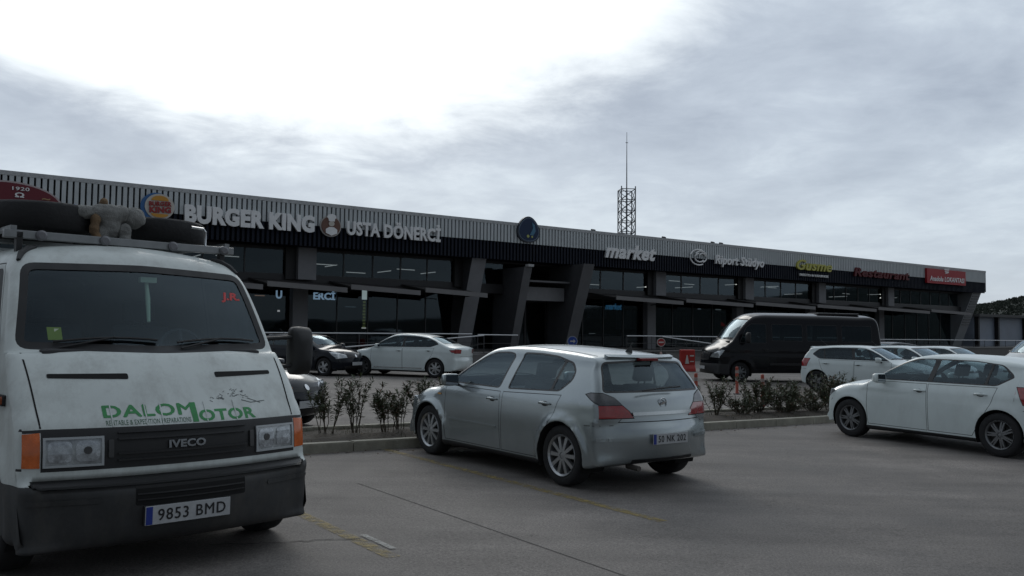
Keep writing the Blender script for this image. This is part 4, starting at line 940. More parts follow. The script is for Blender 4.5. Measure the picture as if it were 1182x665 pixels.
def sheet(name, corners, m, dz, kind='structure', n=1, parent=None):
    """quad on the ground between (u,v) corners"""
    bm = bmesh.new()
    p = [SU*u+SV*v for u, v in corners]; g = []
    for i in range(n+1):
        a = p[0].lerp(p[3], i/n); b = p[1].lerp(p[2], i/n)
        g.append([bm.verts.new((q.x, q.y, gz(q.x, q.y)+dz)) for q in (a, b)])
    for i in range(n): bm.faces.new((g[i][0], g[i][1], g[i+1][1], g[i+1][0]))
    bmesh.ops.recalc_face_normals(bm, faces=bm.faces)
    for f in bm.faces:
        if f.normal.z < 0: f.normal_flip()
    o = obj(name, bm, m); return tag(o, kind=kind)
bm = bmesh.new(); xs = [-1500, -300, -60, -30, -10, 0, 10, 30, 50, 70, 150, 400, 1500]; ys = [-1500, -300, -60, -20, 0, 20, 40, 70, 150, 400, 1500]
vs = [[bm.verts.new((x, y, gz(x, y))) for x in xs] for y in ys]
for i in range(len(ys)-1):
    for j in range(len(xs)-1): bm.faces.new((vs[i][j], vs[i][j+1], vs[i+1][j+1], vs[i+1][j]))
tag(obj('ground', bm, ground_mat()), kind='structure')
# kerb line: v of the near kerb face at u
def kv(u): return 10.25-.0845*(u-4.45)
YEL = mat('worn_yellow_paint', (.20, .165, .055), .8, var=.35, vscale=7)
def paint_mat(name, col, keep):
    m = bpy.data.materials.new(name); m.use_nodes = True; nt = m.node_tree; N = nt.nodes; L = nt.links; b = N['Principled BSDF']; b.inputs['Base Color'].default_value = (*col, 1); b.inputs['Roughness'].default_value = .75
    tc = N.new('ShaderNodeTexCoord'); t = N.new('ShaderNodeTexNoise'); t.inputs['Scale'].default_value = 9; t.inputs['Detail'].default_value = 10; t.inputs['Roughness'].default_value = .8; L.new(tc.outputs['Object'], t.inputs['Vector'])
    r = N.new('ShaderNodeMapRange'); L.new(t.outputs['Fac'], r.inputs[0]); r.inputs[1].default_value = .52-keep; r.inputs[2].default_value = .62-keep*.5; r.inputs[3].default_value = 0; r.inputs[4].default_value = .75
    tr = N.new('ShaderNodeBsdfTransparent'); mx = N.new('ShaderNodeMixShader'); L.new(r.outputs[0], mx.inputs[0]); L.new(tr.outputs[0], mx.inputs[1]); L.new(b.outputs[0], mx.inputs[2]); L.new(mx.outputs[0], N['Material Output'].inputs[0])
    return m
YELF = paint_mat('faded_yellow_paint', (.28, .21, .07), .10)
for k in range(-2, 3):
    u = .45+2.5*k
    e = kv(u)-.02
    sheet('bay_line', [(u-.055, e-5.0), (u+.055, e-5.0), (u+.055, e), (u-.055, e)], YELF, .004, n=3)
sheet('bay_line_stub', [(3.03, 5.55), (3.08, 5.55), (3.08, 6.05), (3.03, 6.05)], paint_mat('worn_white_paint', (.36, .36, .34), .16), .0085)
JT = mat('joint_seal', (.022, .020, .019), .9)
for u, a, b in ((4.02, -10, 8.1), (-1.6, -10, 8)): sheet('slab_joint', [(u-.0045, a), (u+.0045, a), (u+.0045, b), (u-.0045, b)], mat('joint_faded', (.055, .05, .046), .9), .003, n=4)
# hairline tar crack
def crack(p0, p1, seed, w=.006):
    rr = random.Random(seed); bm = bmesh.new(); n = 22; prev = None
    for i in range(n+1):
        t = i/n; q = S(p0[0]+(p1[0]-p0[0])*t+rr.uniform(-.03, .03), p0[1]+(p1[1]-p0[1])*t+rr.uniform(-.03, .03), 0); ww = w*rr.uniform(.5, 1.5)
        d = S(p1[1]-p0[1], -(p1[0]-p0[0]), 0).normalized()*ww; z = gz(q.x, q.y)+.0055
        c = (bm.verts.new((q.x-d.x, q.y-d.y, z)), bm.verts.new((q.x+d.x, q.y+d.y, z)))
        if prev: bm.faces.new((prev[0], prev[1], c[1], c[0]))
        prev = c
    bmesh.ops.recalc_face_normals(bm, faces=bm.faces)
    tag(obj('ground_crack', bm, JT), kind='structure')
crack((2.0, 6.35), (3.0, 5.95), 1); crack((7.5, 2.2), (13, 5.4), 11, .002)
# kerbs and planted strip
KB = mat('kerb_concrete', (.30, .285, .235), .85, var=.25, vscale=4, bump=.3, bscale=60, dirt=.5)
def kerb(off, name):
    bm = bmesh.new()
    for k in range(-12, 34):
        a, b = k*1.0+.006, k*1.0+.994; dz = random.uniform(-.004, .004)
        P = [(a, kv(a)+off), (b, kv(b)+off), (b, kv(b)+off+.15), (a, kv(a)+off+.15)]; lo, hi = [], []
        for u, v in P:
            q = SU*u+SV*v; g = gz(q.x, q.y); lo.append(bm.verts.new((q.x, q.y, g-.1))); hi.append(bm.verts.new((q.x, q.y, g+.125+dz)))
        fs = [bm.faces.new(hi)]+[bm.faces.new((lo[i], lo[(i+1) % 4], hi[(i+1) % 4], hi[i])) for i in range(4)]
        bmesh.ops.recalc_face_normals(bm, faces=fs)
    bmesh.ops.bevel(bm, geom=[e for e in bm.edges if all(v.co.z > gz(v.co.x, v.co.y)+.08 for v in e.verts)], offset=.012, segments=2, affect='EDGES')
    return tag(obj(name, bm, KB), kind='structure')
kerb(0, 'kerb'); kerb(1.75, 'kerb')
bm = bmesh.new(); rows = []
for i in range(-48, 137):
    u = i*.25; row = []
    for j in range(9):
        v = kv(u)+.12+j*1.66/8; q = SU*u+SV*v
        row.append(bm.verts.new((q.x, q.y, gz(q.x, q.y)+.07+.05*math.sin(j/8*math.pi)+random.uniform(-.018, .018))))
    rows.append(row)
for i in range(len(rows)-1):
    for j in range(8): bm.faces.new((rows[i][j], rows[i+1][j], rows[i+1][j+1], rows[i][j+1]))
tag(obj('planter_soil', bm, mat('soil', (.045, .036, .026), .95, var=.45, vscale=9, bump=.8, bscale=25), smooth=False), kind='structure')
GRS = mat('dry_grass', (.055, .060, .028), .8, var=.4, vscale=3)
bm = bmesh.new(); rr = random.Random(11)
for i in range(9000):
    u = rr.uniform(-3, 27); v = kv(u)+rr.uniform(.18, 1.72)
    if rr.random() > .35+.5*math.sin(u*2.1+v*3): continue
    q = SU*u+SV*v; z = gz(q.x, q.y)+.08; h = rr.uniform(.03, .10); a = rr.uniform(0, 6.28); l = rr.uniform(.2, .9)*h; w = .004
    A = bm.verts.new((q.x-w*math.sin(a), q.y+w*math.cos(a), z)); B = bm.verts.new((q.x+w*math.sin(a), q.y-w*math.cos(a), z)); C = bm.verts.new((q.x+l*math.cos(a), q.y+l*math.sin(a), z+h)); bm.faces.new((A, B, C))
tag(obj('grass', bm, GRS), 'short dry grass growing in the planted strip behind the kerb', 'grass', kind='stuff')

LIT = mat('leaf_litter', (.10, .065, .035), .85, var=.4, vscale=20)
bm = bmesh.new(); rr = random.Random(31)
for i in range(900):
    u = rr.uniform(-2, 20); side = rr.random()
    v = kv(u)-abs(rr.gauss(0, .16))-.02 if side < .5 else kv(u)+rr.uniform(.2, 1.7)
    q = SU*u+SV*v; z = gz(q.x, q.y)+(.009 if side < .5 else .15); a = rr.uniform(0, 6.28); l = rr.uniform(.012, .035)
    d = Vector((math.cos(a)*l, math.sin(a)*l, 0)); e = Vector((-math.sin(a)*l*.35, math.cos(a)*l*.35, rr.uniform(0, .006)))
    c = Vector((q.x, q.y, z)); bm.faces.new([bm.verts.new(x) for x in (c-d, c-e, c+d, c+e)])
tag(obj('leaf_litter', bm, LIT), 'dry fallen leaves scattered along the kerb and planted strip', 'fallen leaves', kind='stuff')
# shrubs
LEAF = [mat('oleander_leaf', (.060, .078, .038), .5, var=.35, vscale=4), mat('oleander_leaf_pale', (.11, .125, .07), .5, var=.3, vscale=4), mat('leaf_dry', (.11, .060, .035), .7, var=.3)]
STM = mat('shrub_stem', (.075, .060, .042), .8, var=.3)
def shrub(u, v, h, spread, stems, leaves, seed, label, dense=False, group='young shrubs in the planted strip'):
    rr = random.Random(seed); q = SU*u+SV*v; base = Vector((q.x, q.y, gz(q.x, q.y)+.08))
    root = empty('oleander_shrub', label, 'shrub', Matrix.Translation(base), group)
    sb = bmesh.new(); lb = bmesh.new()
    for s_ in range(stems):
        a = rr.uniform(0, 6.28); r0 = rr.uniform(0, .10); lean = rr.uniform(.15, 1.0)*spread; hh = h*rr.uniform(.62, 1.0)
        pts = [Vector((r0*math.cos(a)+lean*t**1.3*math.cos(a)+rr.uniform(-.015, .015), r0*math.sin(a)+lean*t**1.3*math.sin(a)+rr.uniform(-.015, .015), hh*t)) for t in (0, .2, .4, .6, .8, 1)]
        tube(sb, pts, [.007, .0065, .006, .005, .004, .002], 5)
        paths = [(pts, 1)]
        for b in range(rr.randint(1, 3)):
            k = rr.choice((2, 3, 4)); p = pts[k]; aa = rr.uniform(0, 6.28); ln = h*rr.uniform(.15, .35)
            q2 = [p+Vector((math.cos(aa)*ln*.5*t, math.sin(aa)*ln*.5*t, ln*t)) for t in (0, .5, 1)]; tube(sb, q2, [.004, .003, .0015], 4); paths.append((q2, .5))
        for P, wgt in paths:
            for k in range(int(leaves*wgt)):
                t = (rr.random()**.55 if not dense else rr.random()**.75)*(len(P)-1)*.999; i = int(t); c = P[i].lerp(P[i+1], t-i)
                if c.z < h*(.28 if not dense else .06): continue
                az = rr.uniform(0, 6.28); el = rr.uniform(.1, 1.2); L_ = rr.uniform(.06, .12); d = Vector((math.cos(az)*math.cos(el), math.sin(az)*math.cos(el), math.sin(el)))
                sd_ = d.cross(Vector((0, 0, 1))).normalized()*rr.uniform(.008, .013); m1 = c+d*L_*.45; tip = c+d*L_-Vector((0, 0, L_*.18))
                f = [lb.faces.new([lb.verts.new(x) for x in (c, m1+sd_, tip)]), lb.faces.new([lb.verts.new(x) for x in (c, tip, m1-sd_)])]
                mi = 0 if rr.random() < .58 else (1 if rr.random() < .60 else 2)
                for x in f: x.material_index = mi
    obj('stems', sb, STM, root); obj('foliage', lb, LEAF, root); return root
shr = [(5.05, 1.05, .80, .16, 9, 34, 'bare-stemmed oleander shrub beside the dark car, leftmost of the planted strip'),
       (5.50, 1.15, .78, .15, 8, 30, 'thin oleander shrub with bare lower stems, second from the left in the strip'),
       (5.92, 1.0, .66, .16, 8, 36, 'short oleander shrub with a bushy head, third from the left in the strip'),
       (6.22, 1.2, .62, .15, 7, 36, 'short dark oleander shrub between two thinner ones, fourth from the left'),
       (6.62, 1.1, .84, .20, 12, 60, 'leafy tall oleander shrub just left of the silver hatchback nose'),
       (6.98, 1.3, .60, .22, 10, 50, 'low leafy oleander shrub touching the silver hatchback nose'),
       (12.7, 1.2, .62, .25, 11, 50, 'leafy shrub just right of the silver hatchback tail'),
       (13.3, 1.1, .50, .25, 10, 44, 'low shrub in front of the first red bollard'),
       (13.85, 1.2, .66, .30, 14, 60, 'dense dark shrub below the dark van front wheel'),
       (14.35, 1.0, .64, .30, 14, 60, 'dense shrub in the middle of the right planted strip'),
       (14.85, 1.2, .60, .28, 13, 56, 'rounded shrub left of the low red bollard'),
       (15.35, 1.1, .62, .28, 13, 56, 'shrub right of the low red bollard'),
       (15.9, 1.1, .66, .30, 14, 60, 'dense shrub below the white hatchback that faces right'),
       (16.5, 1.2, .70, .28, 14, 60, 'shrub at the white hatchback front wheel near the kerb')]
for i, (u, dv, h, sp, st, lv, lab) in enumerate(shr): shrub(u, kv(u)+dv*.92, h*(1.0 if i < 6 else (1.15, .75, 1.1, .8, 1.0, .7, 1.2, .95)[i-6]), sp*(1.35 if i < 6 else (1.4, 2.3, 1.6, 2.5, 1.7, 2.4, 1.8, 2.0)[i-6]), st+(1 if i < 6 else (0, 5, 2, 7, 0, 6, 3, 4)[i-6]), int(lv*(1.15 if i < 6 else .8)), 40+i, lab, dense=i > 5)
for i in range(6):
    u = 8.2+i*.75
    shrub(u, kv(u)+1.0, .6, .22, 8, 30, 80+i, 'shrub behind the silver hatchback, number hidden by its body')['label'] = ['shrub hidden behind the silver hatchback bonnet', 'shrub seen through the silver hatchback front door glass', 'shrub hidden behind the silver hatchback door pillar', 'shrub hidden behind the silver hatchback rear door', 'shrub hidden behind the silver hatchback rear pillar', 'shrub hidden behind the silver hatchback tailgate'][i]

# bollards in the lane, at the row ends
def bollard(u, v, label):
    q = SU*u+SV*v; root = empty('traffic_bollard', label, 'bollard', Matrix.Translation((q.x, q.y, gz(q.x, q.y))), 'red flexible bollards along the planted strip')
    bm = bmesh.new(); lathe(bm, [(.001, .76), (.035, .75), (.04, .72), (.042, .05), (.06, .03)], 'z', 18); obj('post', bm, mat('bollard_red', (.30, .045, .02), .5, var=.2, vscale=9), root, smooth=True)
    bm = bmesh.new(); lathe(bm, [(.06, .03), (.10, .025), (.11, 0)], 'z', 18); obj('foot', bm, BLK(), root)
    for z in (.38, .58):
        bm = bmesh.new(); lathe(bm, [(.0425, z), (.0435, z+.005), (.0435, z+.075), (.0425, z+.08)], 'z', 18); obj('reflective_band', bm, mat('band_white', (.30, .24, .22), .4), root)
bollard(14.7, 12.9, 'red bollard just right of the silver hatchback tail, leftmost of the three')
bollard(19.0, 15.2, 'red bollard standing by the front wheel of the dark van')
bollard(15.95, 12.05, 'red bollard half hidden in the shrubs under the dark van')
# water-filled barrier with a cone print, and its neighbour posts
def barrier():
    q = SU*28.6+SV*25.6; root = empty('plastic_barrier', 'red plastic road barrier with a white cone mark before the walkway', 'barrier', frame((q.x, q.y, gz(q.x, q.y)), (math.cos(R(8)), math.sin(R(8)), 0)))
    bm = bmesh.new(); prism(bm, [(-.25, 0), (.25, 0), (.22, .12), (.13, .28), (.12, .92), (.08, .96), (-.08, .96), (-.12, .92), (-.13, .28), (-.22, .12)], lambda a, b, d: Vector((d, a, b)), -.32, .32)
    bmesh.ops.bevel(bm, geom=bm.edges[:], offset=.012, segments=1, affect='EDGES'); obj('shell', bm, mat('barrier_red', (.33, .018, .012), .45, var=.15), root)
    bm = bmesh.new(); prism(bm, [(-.14, .34), (.04, .34), (-.03, .72), (-.07, .72)], lambda a, b, d: Vector((a, -d, b)), .128, .136); obj('cone_mark', bm, mat('mark_white', (.5, .48, .45), .6), root)
    bm = bmesh.new(); box(bm, (.08, -.136, .66), (.26, -.128, .72)); box(bm, (.08, -.136, .42), (.26, -.128, .46)); obj('stripe_mark', bm, mat('mark_white', (.5, .48, .45)), root)
barrier()
def discsign(u, v, zc, r, face, ring, mark, label, name='road_sign', cone=False, base=None):
    q = SU*u+SV*v; z0 = gz(q.x, q.y) if base is None else base; root = empty(name, label, 'sign', frame((q.x, q.y, z0), (.99, .1, 0)))
    bm = bmesh.new(); tube(bm, [Vector((0, 0, 0)), Vector((0, 0, zc+r*.8))], .03, 8); box(bm, (-.2, -.2, 0), (.2, .2, .06), bev=.01); obj('post', bm, mat('post_grey', (.16, .16, .16), .5, .5), root)
    bm = bmesh.new(); lathe(bm, [(.001, -.062), (r, -.060), (r, -.045), (.001, -.043)], 'y', 32, (0, 0, zc)); obj('disc', bm, ring, root)
    bm = bmesh.new(); lathe(bm, [(.001, -.066), (r*.86, -.066), (r*.86, -.060)], 'y', 32, (0, 0, zc)); obj('disc_face', bm, face, root)
    bm = bmesh.new()
    for f in mark: prism(bm, [(a*r, b*r+zc) for a, b in f], lambda a, b, d: Vector((a, -d, b)), .067, .072)
    obj('disc_mark', bm, mat('mark_white', (.5, .48, .45)), root)
    if cone:
        bm = bmesh.new(); lathe(bm, [(.001, .72), (.05, .70), (.17, .06), (.26, .05), (.26, 0)], 'z', 20); 
        obj('cone_base', bm, mat('cone_pale', (.42, .30, .27), .6, var=.3, vscale=8), root, smooth=False)
REDM = mat('sign_red', (.30, .02, .02), .5); BLUM = mat('sign_blue', (.012, .05, .26), .45); WHM = mat('mark_white', (.5, .48, .45))
discsign(32.2, 30.6, 1.20, .22, REDM, WHM, [[(-.6, -.16), (.6, -.16), (.6, .16), (-.6, .16)]], 'round red no-entry sign with a white bar on a pale cone base', cone=True)
discsign(29.9, 34.9, 1.14, .28, BLUM, mat('sign_rim', (.25, .28, .35), .5), [[(-.45, -.12), (.2, -.12), (.2, -.4), (.6, .0), (.2, .4), (.2, .12), (-.45, .12)]], 'round blue sign with a white arrow beside the entrance portal')

# ------------------------------------------------------------------ the long service building
B = empty('service_building', 'long two-storey shop building with a ribbed grey fascia and dark glass front', 'building', Matrix.Identity(4))
def P(name, fill, m, label=None, parent=None, smooth=False):
    bm = bmesh.new(); fill(bm)
    for v in bm.verts: v.co = MS @ v.co
    bmesh.ops.recalc_face_normals(bm, faces=bm.faces)
    o = obj(name, bm, m, B if parent is None else parent, smooth)
    if label: o['label'] = label
    return o
U0_, U1_ = -18.0, 86.4
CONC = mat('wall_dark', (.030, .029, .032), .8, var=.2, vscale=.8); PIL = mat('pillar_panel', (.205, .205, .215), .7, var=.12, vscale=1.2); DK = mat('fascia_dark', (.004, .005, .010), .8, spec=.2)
SLAT = mat('slat_grey', (.47, .50, .51), .5, 0, var=.10, vscale=.7); CAP = mat('edge_cap', (.40, .41, .415), .7, var=.25, vscale=6); SLATD = mat('slat_navy', (.007, .010, .020), .7, spec=.25, var=.2)
P('roof', lambda bm: box(bm, (U0_+.1, 39.3, 7.35), (U1_-.1, 56, 7.55)), mat('roof_membrane', (.12, .12, .12), .9))
P('rear_wall', lambda bm: box(bm, (U0_+.1, 55.7, .0), (U1_-.1, 55.95, 7.35)), CONC)
P('back_partition', lambda bm: box(bm, (U0_+.3, 49.8, .5), (U1_-.6, 50.0, 7.3)), mat('shop_back', (.055, .050, .045), .9, var=.4, vscale=.5))
P('side_wall', lambda bm: box(bm, (U0_, 40.6, .0), (U0_+.2, 55.7, 7.35)), CONC)
P('side_wall', lambda bm: box(bm, (U1_-.5, 41.6, .0), (U1_-.3, 55.7, 7.35)), CONC)
P('ceiling', lambda bm: box(bm, (U0_+.3, 40.5, 5.70), (U1_-.6, 49.8, 5.85)), mat('ceiling_grey', (.16, .16, .16), .9))
P('upper_floor', lambda bm: box(bm, (U0_+.3, 40.6, 3.85), (U1_-.6, 49.8, 4.12)), mat('floor_slab', (.07, .068, .065), .9))
P('shop_floor', lambda bm: box(bm, (U0_+.3, 41.4, .30), (U1_-.6, 49.8, .44)), mat('shop_tiles', (.10, .095, .09), .4))
P('fascia_backing', lambda bm: box(bm, (U0_, 39.16, 5.72), (U1_-.02, 39.3, 7.58)), DK)
P('fascia_soffit', lambda bm: box(bm, (U0_, 39.3, 5.60), (U1_-.02, 41.2, 5.70)), DK)
P('roof_edge', lambda bm: box(bm, (U0_-.02, 38.98, 7.58), (U1_+.02, 39.5, 7.76), bev=0), CAP)
def slats(bm, z0, z1, pitch, w, v0, v1, u0=U0_, u1=U1_):
    k = u0
    while k < u1-.1: box(bm, (k, v0, z0), (k+w, v1, z1)); k += pitch
P('fascia_slats', lambda bm: slats(bm, 6.60, 7.578, .235, .155, 38.99, 39.16), SLAT)
P('lower_slats', lambda bm: slats(bm, 5.58, 6.597, .235, .12, 39.04, 39.16), SLATD)
P('end_panel', lambda bm: (box(bm, (U1_-.018, 39.02, 5.7), (U1_+.04, 43.0, 7.575)),), mat('end_grey', (.10, .11, .12), .6))
P('end_slats', lambda bm: [box(bm, (U1_+.04, 39.1+.3*k, 5.75), (U1_+.12, 39.22+.3*k, 7.57)) for k in range(13)], SLAT)
WG = glass_mat('shop_glass', (.42, .44, .46), 1.5, .03); MUL = mat('mullion', (.018, .018, .02), .4)
P('spandrel', lambda bm: (box(bm, (U0_, 40.46, 3.72), (U1_-.4, 40.58, 4.22)), box(bm, (U0_, 40.46, 5.50), (U1_-.4, 40.58, 5.598))), mat('spandrel_dark', (.022, .021, .023), .5))
# pillars
pil = [(-13.0, 1), (-3.0, 1), (7.0, 1), (16.45, 0), (26.35, 1), (41.7, 0), (51.1, 0), (60.3, 0), (70.6, 0)]
for u, lean in pil:
    w = .95
    if lean:
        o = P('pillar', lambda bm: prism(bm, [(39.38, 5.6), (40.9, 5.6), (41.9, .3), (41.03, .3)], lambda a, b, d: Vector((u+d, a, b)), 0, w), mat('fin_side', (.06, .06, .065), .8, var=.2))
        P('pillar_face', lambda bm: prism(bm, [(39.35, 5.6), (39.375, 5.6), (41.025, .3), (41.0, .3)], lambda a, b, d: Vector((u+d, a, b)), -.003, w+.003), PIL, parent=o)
    else: P('pillar', lambda bm: (box(bm, (u, 40.05, 4.0), (u+w, 40.44, 5.6)), box(bm, (u+.15, 41.0, .3), (u+w, 41.44, 3.8))), PIL)
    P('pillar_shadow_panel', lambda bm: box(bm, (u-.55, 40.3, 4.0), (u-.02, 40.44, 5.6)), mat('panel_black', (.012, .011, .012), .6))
P('end_fin', lambda bm: prism(bm, [(39.3, 5.68), (41.2, 5.68), (42.6, .3), (41.4, .3)], lambda a, b, d: Vector((84.4+d, a, b)), 0, 1.7), mat('end_fin_panel', (.20, .21, .22), .6, var=.1))
MUL = mat('mullion', (.018, .018, .02), .4)
P('end_fin_louvre', lambda bm: [box(bm, (84.6, 39.24+.39*(5.68-z), z-.035), (86.0, 39.34+.39*(5.68-z), z+.035)) for z in [5.5-.25*k for k in range(13)]], MUL)
# windows: pane with its frame, both storeys
def window(u0, u1, v, z0, z1):
    o = P('window', lambda bm: box(bm, (u0+.03, v, z0+.03), (u1-.03, v+.012, z1-.03)), WG)
    P('window_frame', lambda bm: (box(bm, (u0-.03, v-.04, z0), (u0+.03, v+.06, z1)), box(bm, (u0+.03, v-.03, z0), (u1-.03, v+.05, z0+.05)), box(bm, (u0+.03, v-.03, z1-.05), (u1-.03, v+.05, z1))), MUL, parent=o)
edges = [-17.8]+[u for u, _ in pil]+[84.4]
for i in range(len(edges)-1):
    a = edges[i]+(.97 if i else 0); b = edges[i+1]-.02
    if 28 < (a+b)/2 < 40: spans = [(27.35, 29.3), (35.0, 41.1)]
    else: spans = [(a, b-.55)]
    for a_, b_ in spans:
        n = max(1, round((b_-a_)/1.85))
        for k in range(n): window(a_+(b_-a_)*k/n, a_+(b_-a_)*(k+1)/n, 40.5, 4.22, 5.5)
    spans = [(27.4, 29.3), (34.6, 41.8)] if 28 < (a+b)/2 < 40 else [(a, b+.1)]
    for a_, b_ in spans:
        n = max(1, round((b_-a_)/2.0))
        for k in range(n): window(a_+(b_-a_)*k/n, a_+(b_-a_)*(k+1)/n, 41.5, .44, 3.70)
P('lintel_band', lambda bm: box(bm, (U0_, 40.6, 3.70), (U1_-.6, 41.6, 3.84)), CONC)
# awnings over the shop fronts
AW = mat('awning_edge', (.17, .165, .165), .7, var=.12, vscale=1.0); AWD = mat('awning_under', (.025, .022, .022), .9)
for a, b in ((-15, -9), (-8.6, -4.2), (-3.9, .3), (.6, 4.9), (5.2, 9.4), (9.8, 13.9), (14.1, 18.1), (18.3, 22.2), (22.5, 26.4), (36.0, 42.0), (42.3, 49.2), (49.5, 56.6), (56.9, 65), (65.3, 73.5), (73.8, 81)):
    o = P('awning', lambda bm: prism(bm, [(0, 0), (2.6, .38), (2.6, .44), (0, .07)], lambda q, z, d: Vector((a+(b-a)*d, 37.95+q, 3.58-.14*d+z)), 0, 1), AWD)
    P('awning_edge', lambda bm: prism(bm, [(0, .0), (.0, .24), (.05, .24), (.05, .0)], lambda q, z, d: Vector((a+(b-a)*d, 37.90+q, 3.50-.17*d+z)), 0, 1), AW, parent=o)
    for x in (a+.4, b-.4): P('awning_arm', lambda bm: tube(bm, [Vector((x, 38.1, 3.5)), Vector((x, 40.45, 3.35))], .03, 6), MUL, parent=o)
# entrance portal: two leaning fins, lintel, recessed doors
PF = mat('portal_panel', (.115, .115, .12), .65, var=.15, vscale=1)
for u, w in ((29.35, .55), (33.5, .85)):
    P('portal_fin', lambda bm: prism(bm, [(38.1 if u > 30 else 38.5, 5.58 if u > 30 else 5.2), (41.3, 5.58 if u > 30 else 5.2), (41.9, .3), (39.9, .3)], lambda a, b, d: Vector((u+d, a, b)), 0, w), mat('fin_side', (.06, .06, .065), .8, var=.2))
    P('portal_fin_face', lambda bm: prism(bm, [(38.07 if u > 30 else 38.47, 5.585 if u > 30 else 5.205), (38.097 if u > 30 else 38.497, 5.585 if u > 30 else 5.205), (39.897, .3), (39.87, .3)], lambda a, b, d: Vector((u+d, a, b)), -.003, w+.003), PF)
P('portal_lintel', lambda bm: box(bm, (30.06, 39.7, 3.35), (33.34, 41.2, 4.15)), mat('lintel_panel', (.17, .17, .175), .6, var=.1))
P('portal_shelf', lambda bm: box(bm, (30.06, 39.2, 4.42), (33.34, 40.9, 4.52)), PF)
P('portal_lamp_box', lambda bm: box(bm, (29.5, 38.3, 5.22), (29.9, 38.6, 5.36)), mat('lamp_box', (.35, .35, .35), .5))
for k in range(2):
    o = P('entrance_door', lambda bm: box(bm, (30.1+1.63*k, 41.5, .44), (31.7+1.63*k, 41.52, 3.3)), WG)
    P('door_frame', lambda bm: (box(bm, (30.08+1.63*k, 41.46, .44), (30.14+1.63*k, 41.56, 3.34)), box(bm, (31.66+1.63*k, 41.46, .44), (31.72+1.63*k, 41.56, 3.34)), box(bm, (30.14+1.63*k, 41.46, 3.28), (31.66+1.63*k, 41.56, 3.34))), MUL, parent=o)
P('entrance_roof', lambda bm: box(bm, (30.06, 41.3, 3.34), (33.34, 41.62, 3.70)), CONC)
# walkway platform in front
def plat():
    bm = bmesh.new(); box(bm, (U0_-2, 36.4, -.9), (101, 41.45, .36))
    for v in bm.verts: v.co = MS @ v.co
    return tag(obj('walkway', bm, mat('walkway_tiles', (.10, .095, .09), .7, var=.2, vscale=1)), kind='structure')
plat()
bm = bmesh.new(); box(bm, (U0_-2, 36.34, .362), (101, 36.62, .42))
for v in bm.verts: v.co = MS @ v.co
tag(obj('walkway_edge', bm, mat('walkway_edge', (.20, .195, .19), .7, var=.2)), kind='structure')
# railings
RM = mat('rail_steel', (.66, .67, .68), .35, .2)
def railing(u0, u1, v, z0, z1, label, base0=.36, base1=.36, step=2.1, mid=True):
    root = empty('handrail', label, 'railing', MS.copy(), 'steel handrails along the walkway')
    bm = bmesh.new(); tube(bm, [(u0, v, z0), (u1, v, z1)], .028, 8); obj('top_rail', bm, RM, root)
    if mid:
        bm = bmesh.new(); tube(bm, [(u0, v, z0-.45), (u1, v, z1-.45)], .012, 6); obj('middle_rail', bm, mat('rail_dull', (.06, .06, .06), .5, .5), root)
    n = max(1, round((u1-u0)/step))
    for k in range(n+1):
        t = k/n; bm = bmesh.new(); u = u0+(u1-u0)*t; zb = base0+(base1-base0)*t; tube(bm, [(u, v, zb), (u, v, z0+(z1-z0)*t)], .02, 6); obj('rail_post', bm, mat('rail_post', (.10, .10, .105), .45, .6), root)
railing(3.2, 24.8, 37.0, 1.38, 1.36, 'long steel handrail on the walkway left of the entrance')
railing(24.9, 27.5, 36.6, 1.33, 1.31, 'short steel handrail section ending at the entrance steps')
railing(36.0, 59.5, 37.0, 1.30, 1.20, 'steel handrail on the walkway right of the entrance, under the italic sign')
railing(60.5, 92, 37.0, 1.12, 1.0, 'far steel handrail behind the dark van and white cars')
railing(16.9, 24.6, 35.6, .74, 1.30, 'sloping ramp handrail behind the white saloon', -.2, .33)
railing(37.6, 44.0, 35.6, 1.27, .66, 'sloping ramp handrail left of the dark van', .33, -.35)
for u0, u1, za, zb in ((16.9, 24.6, .0, .36), (37.6, 44.0, .36, -.35)):
    bm = bmesh.new(); prism(bm, [(u0, -1), (u1, -1), (u1, zb), (u0, za)], lambda a, b, d: Vector((a, d, b)), 35.3, 36.33)
    for v in bm.verts: v.co = MS @ v.co
    bmesh.ops.recalc_face_normals(bm, faces=bm.faces); tag(obj('ramp', bm, mat('ramp_concrete', (.13, .125, .12), .8, var=.2)), kind='structure')
# tubes of light in the upper floor, a few lit shop signs below
def tubeL(u, v, z, du, dv, k, e=3.0):
    o = bpy.data.objects.new('ceiling_light', None); COL.objects.link(o); o.matrix_world = Matrix.Translation(S(u, v, z)) @ MS
    tag(o, 'fluorescent tube hanging inside the upper floor, one of the lit rows behind the glass', 'ceiling light', 'lit ceiling tubes inside the upper floor')
    bm = bmesh.new(); tube(bm, [(-du, -dv, 0), (du, dv, 0)], .022, 6); obj('lamp_tube', bm, mat('tube_lit', (.8, .8, .8), .5, emit=(.95, 1, .95), estr=.85), o)
    bm = bmesh.new(); tube(bm, [(-du, -dv, .05), (du, dv, .05)], .035, 4); obj('lamp_housing', bm, mat('lamp_housing', (.3, .3, .3), .5), o)
rr = random.Random(5)
for i, u in enumerate([12.5, 14.2, 17.9, 18.9, 20.1, 21.6, 22.9, 24.4, 25.2, 36.3, 38.2, 39.6, 44.2, 45.8, 47.3, 49.8, 53.2, 55.3, 57.4, 59.2, 62.7, 64.4, 66.8, 68.6, 72.4, 74.8, 77.5]):
    a = i % 2
    tubeL(u, 42.2+rr.uniform(0, 2.2), 5.05+rr.uniform(-.35, .25), .62 if a else .05, .05 if a else .9, i)
def onwall(bm, u, z, v=38.9):
    """sign mesh with x across, y up, z out -> facade"""
    for w in bm.verts: w.co = S(u+w.co.x, v-w.co.z, z+w.co.y)
    return bm
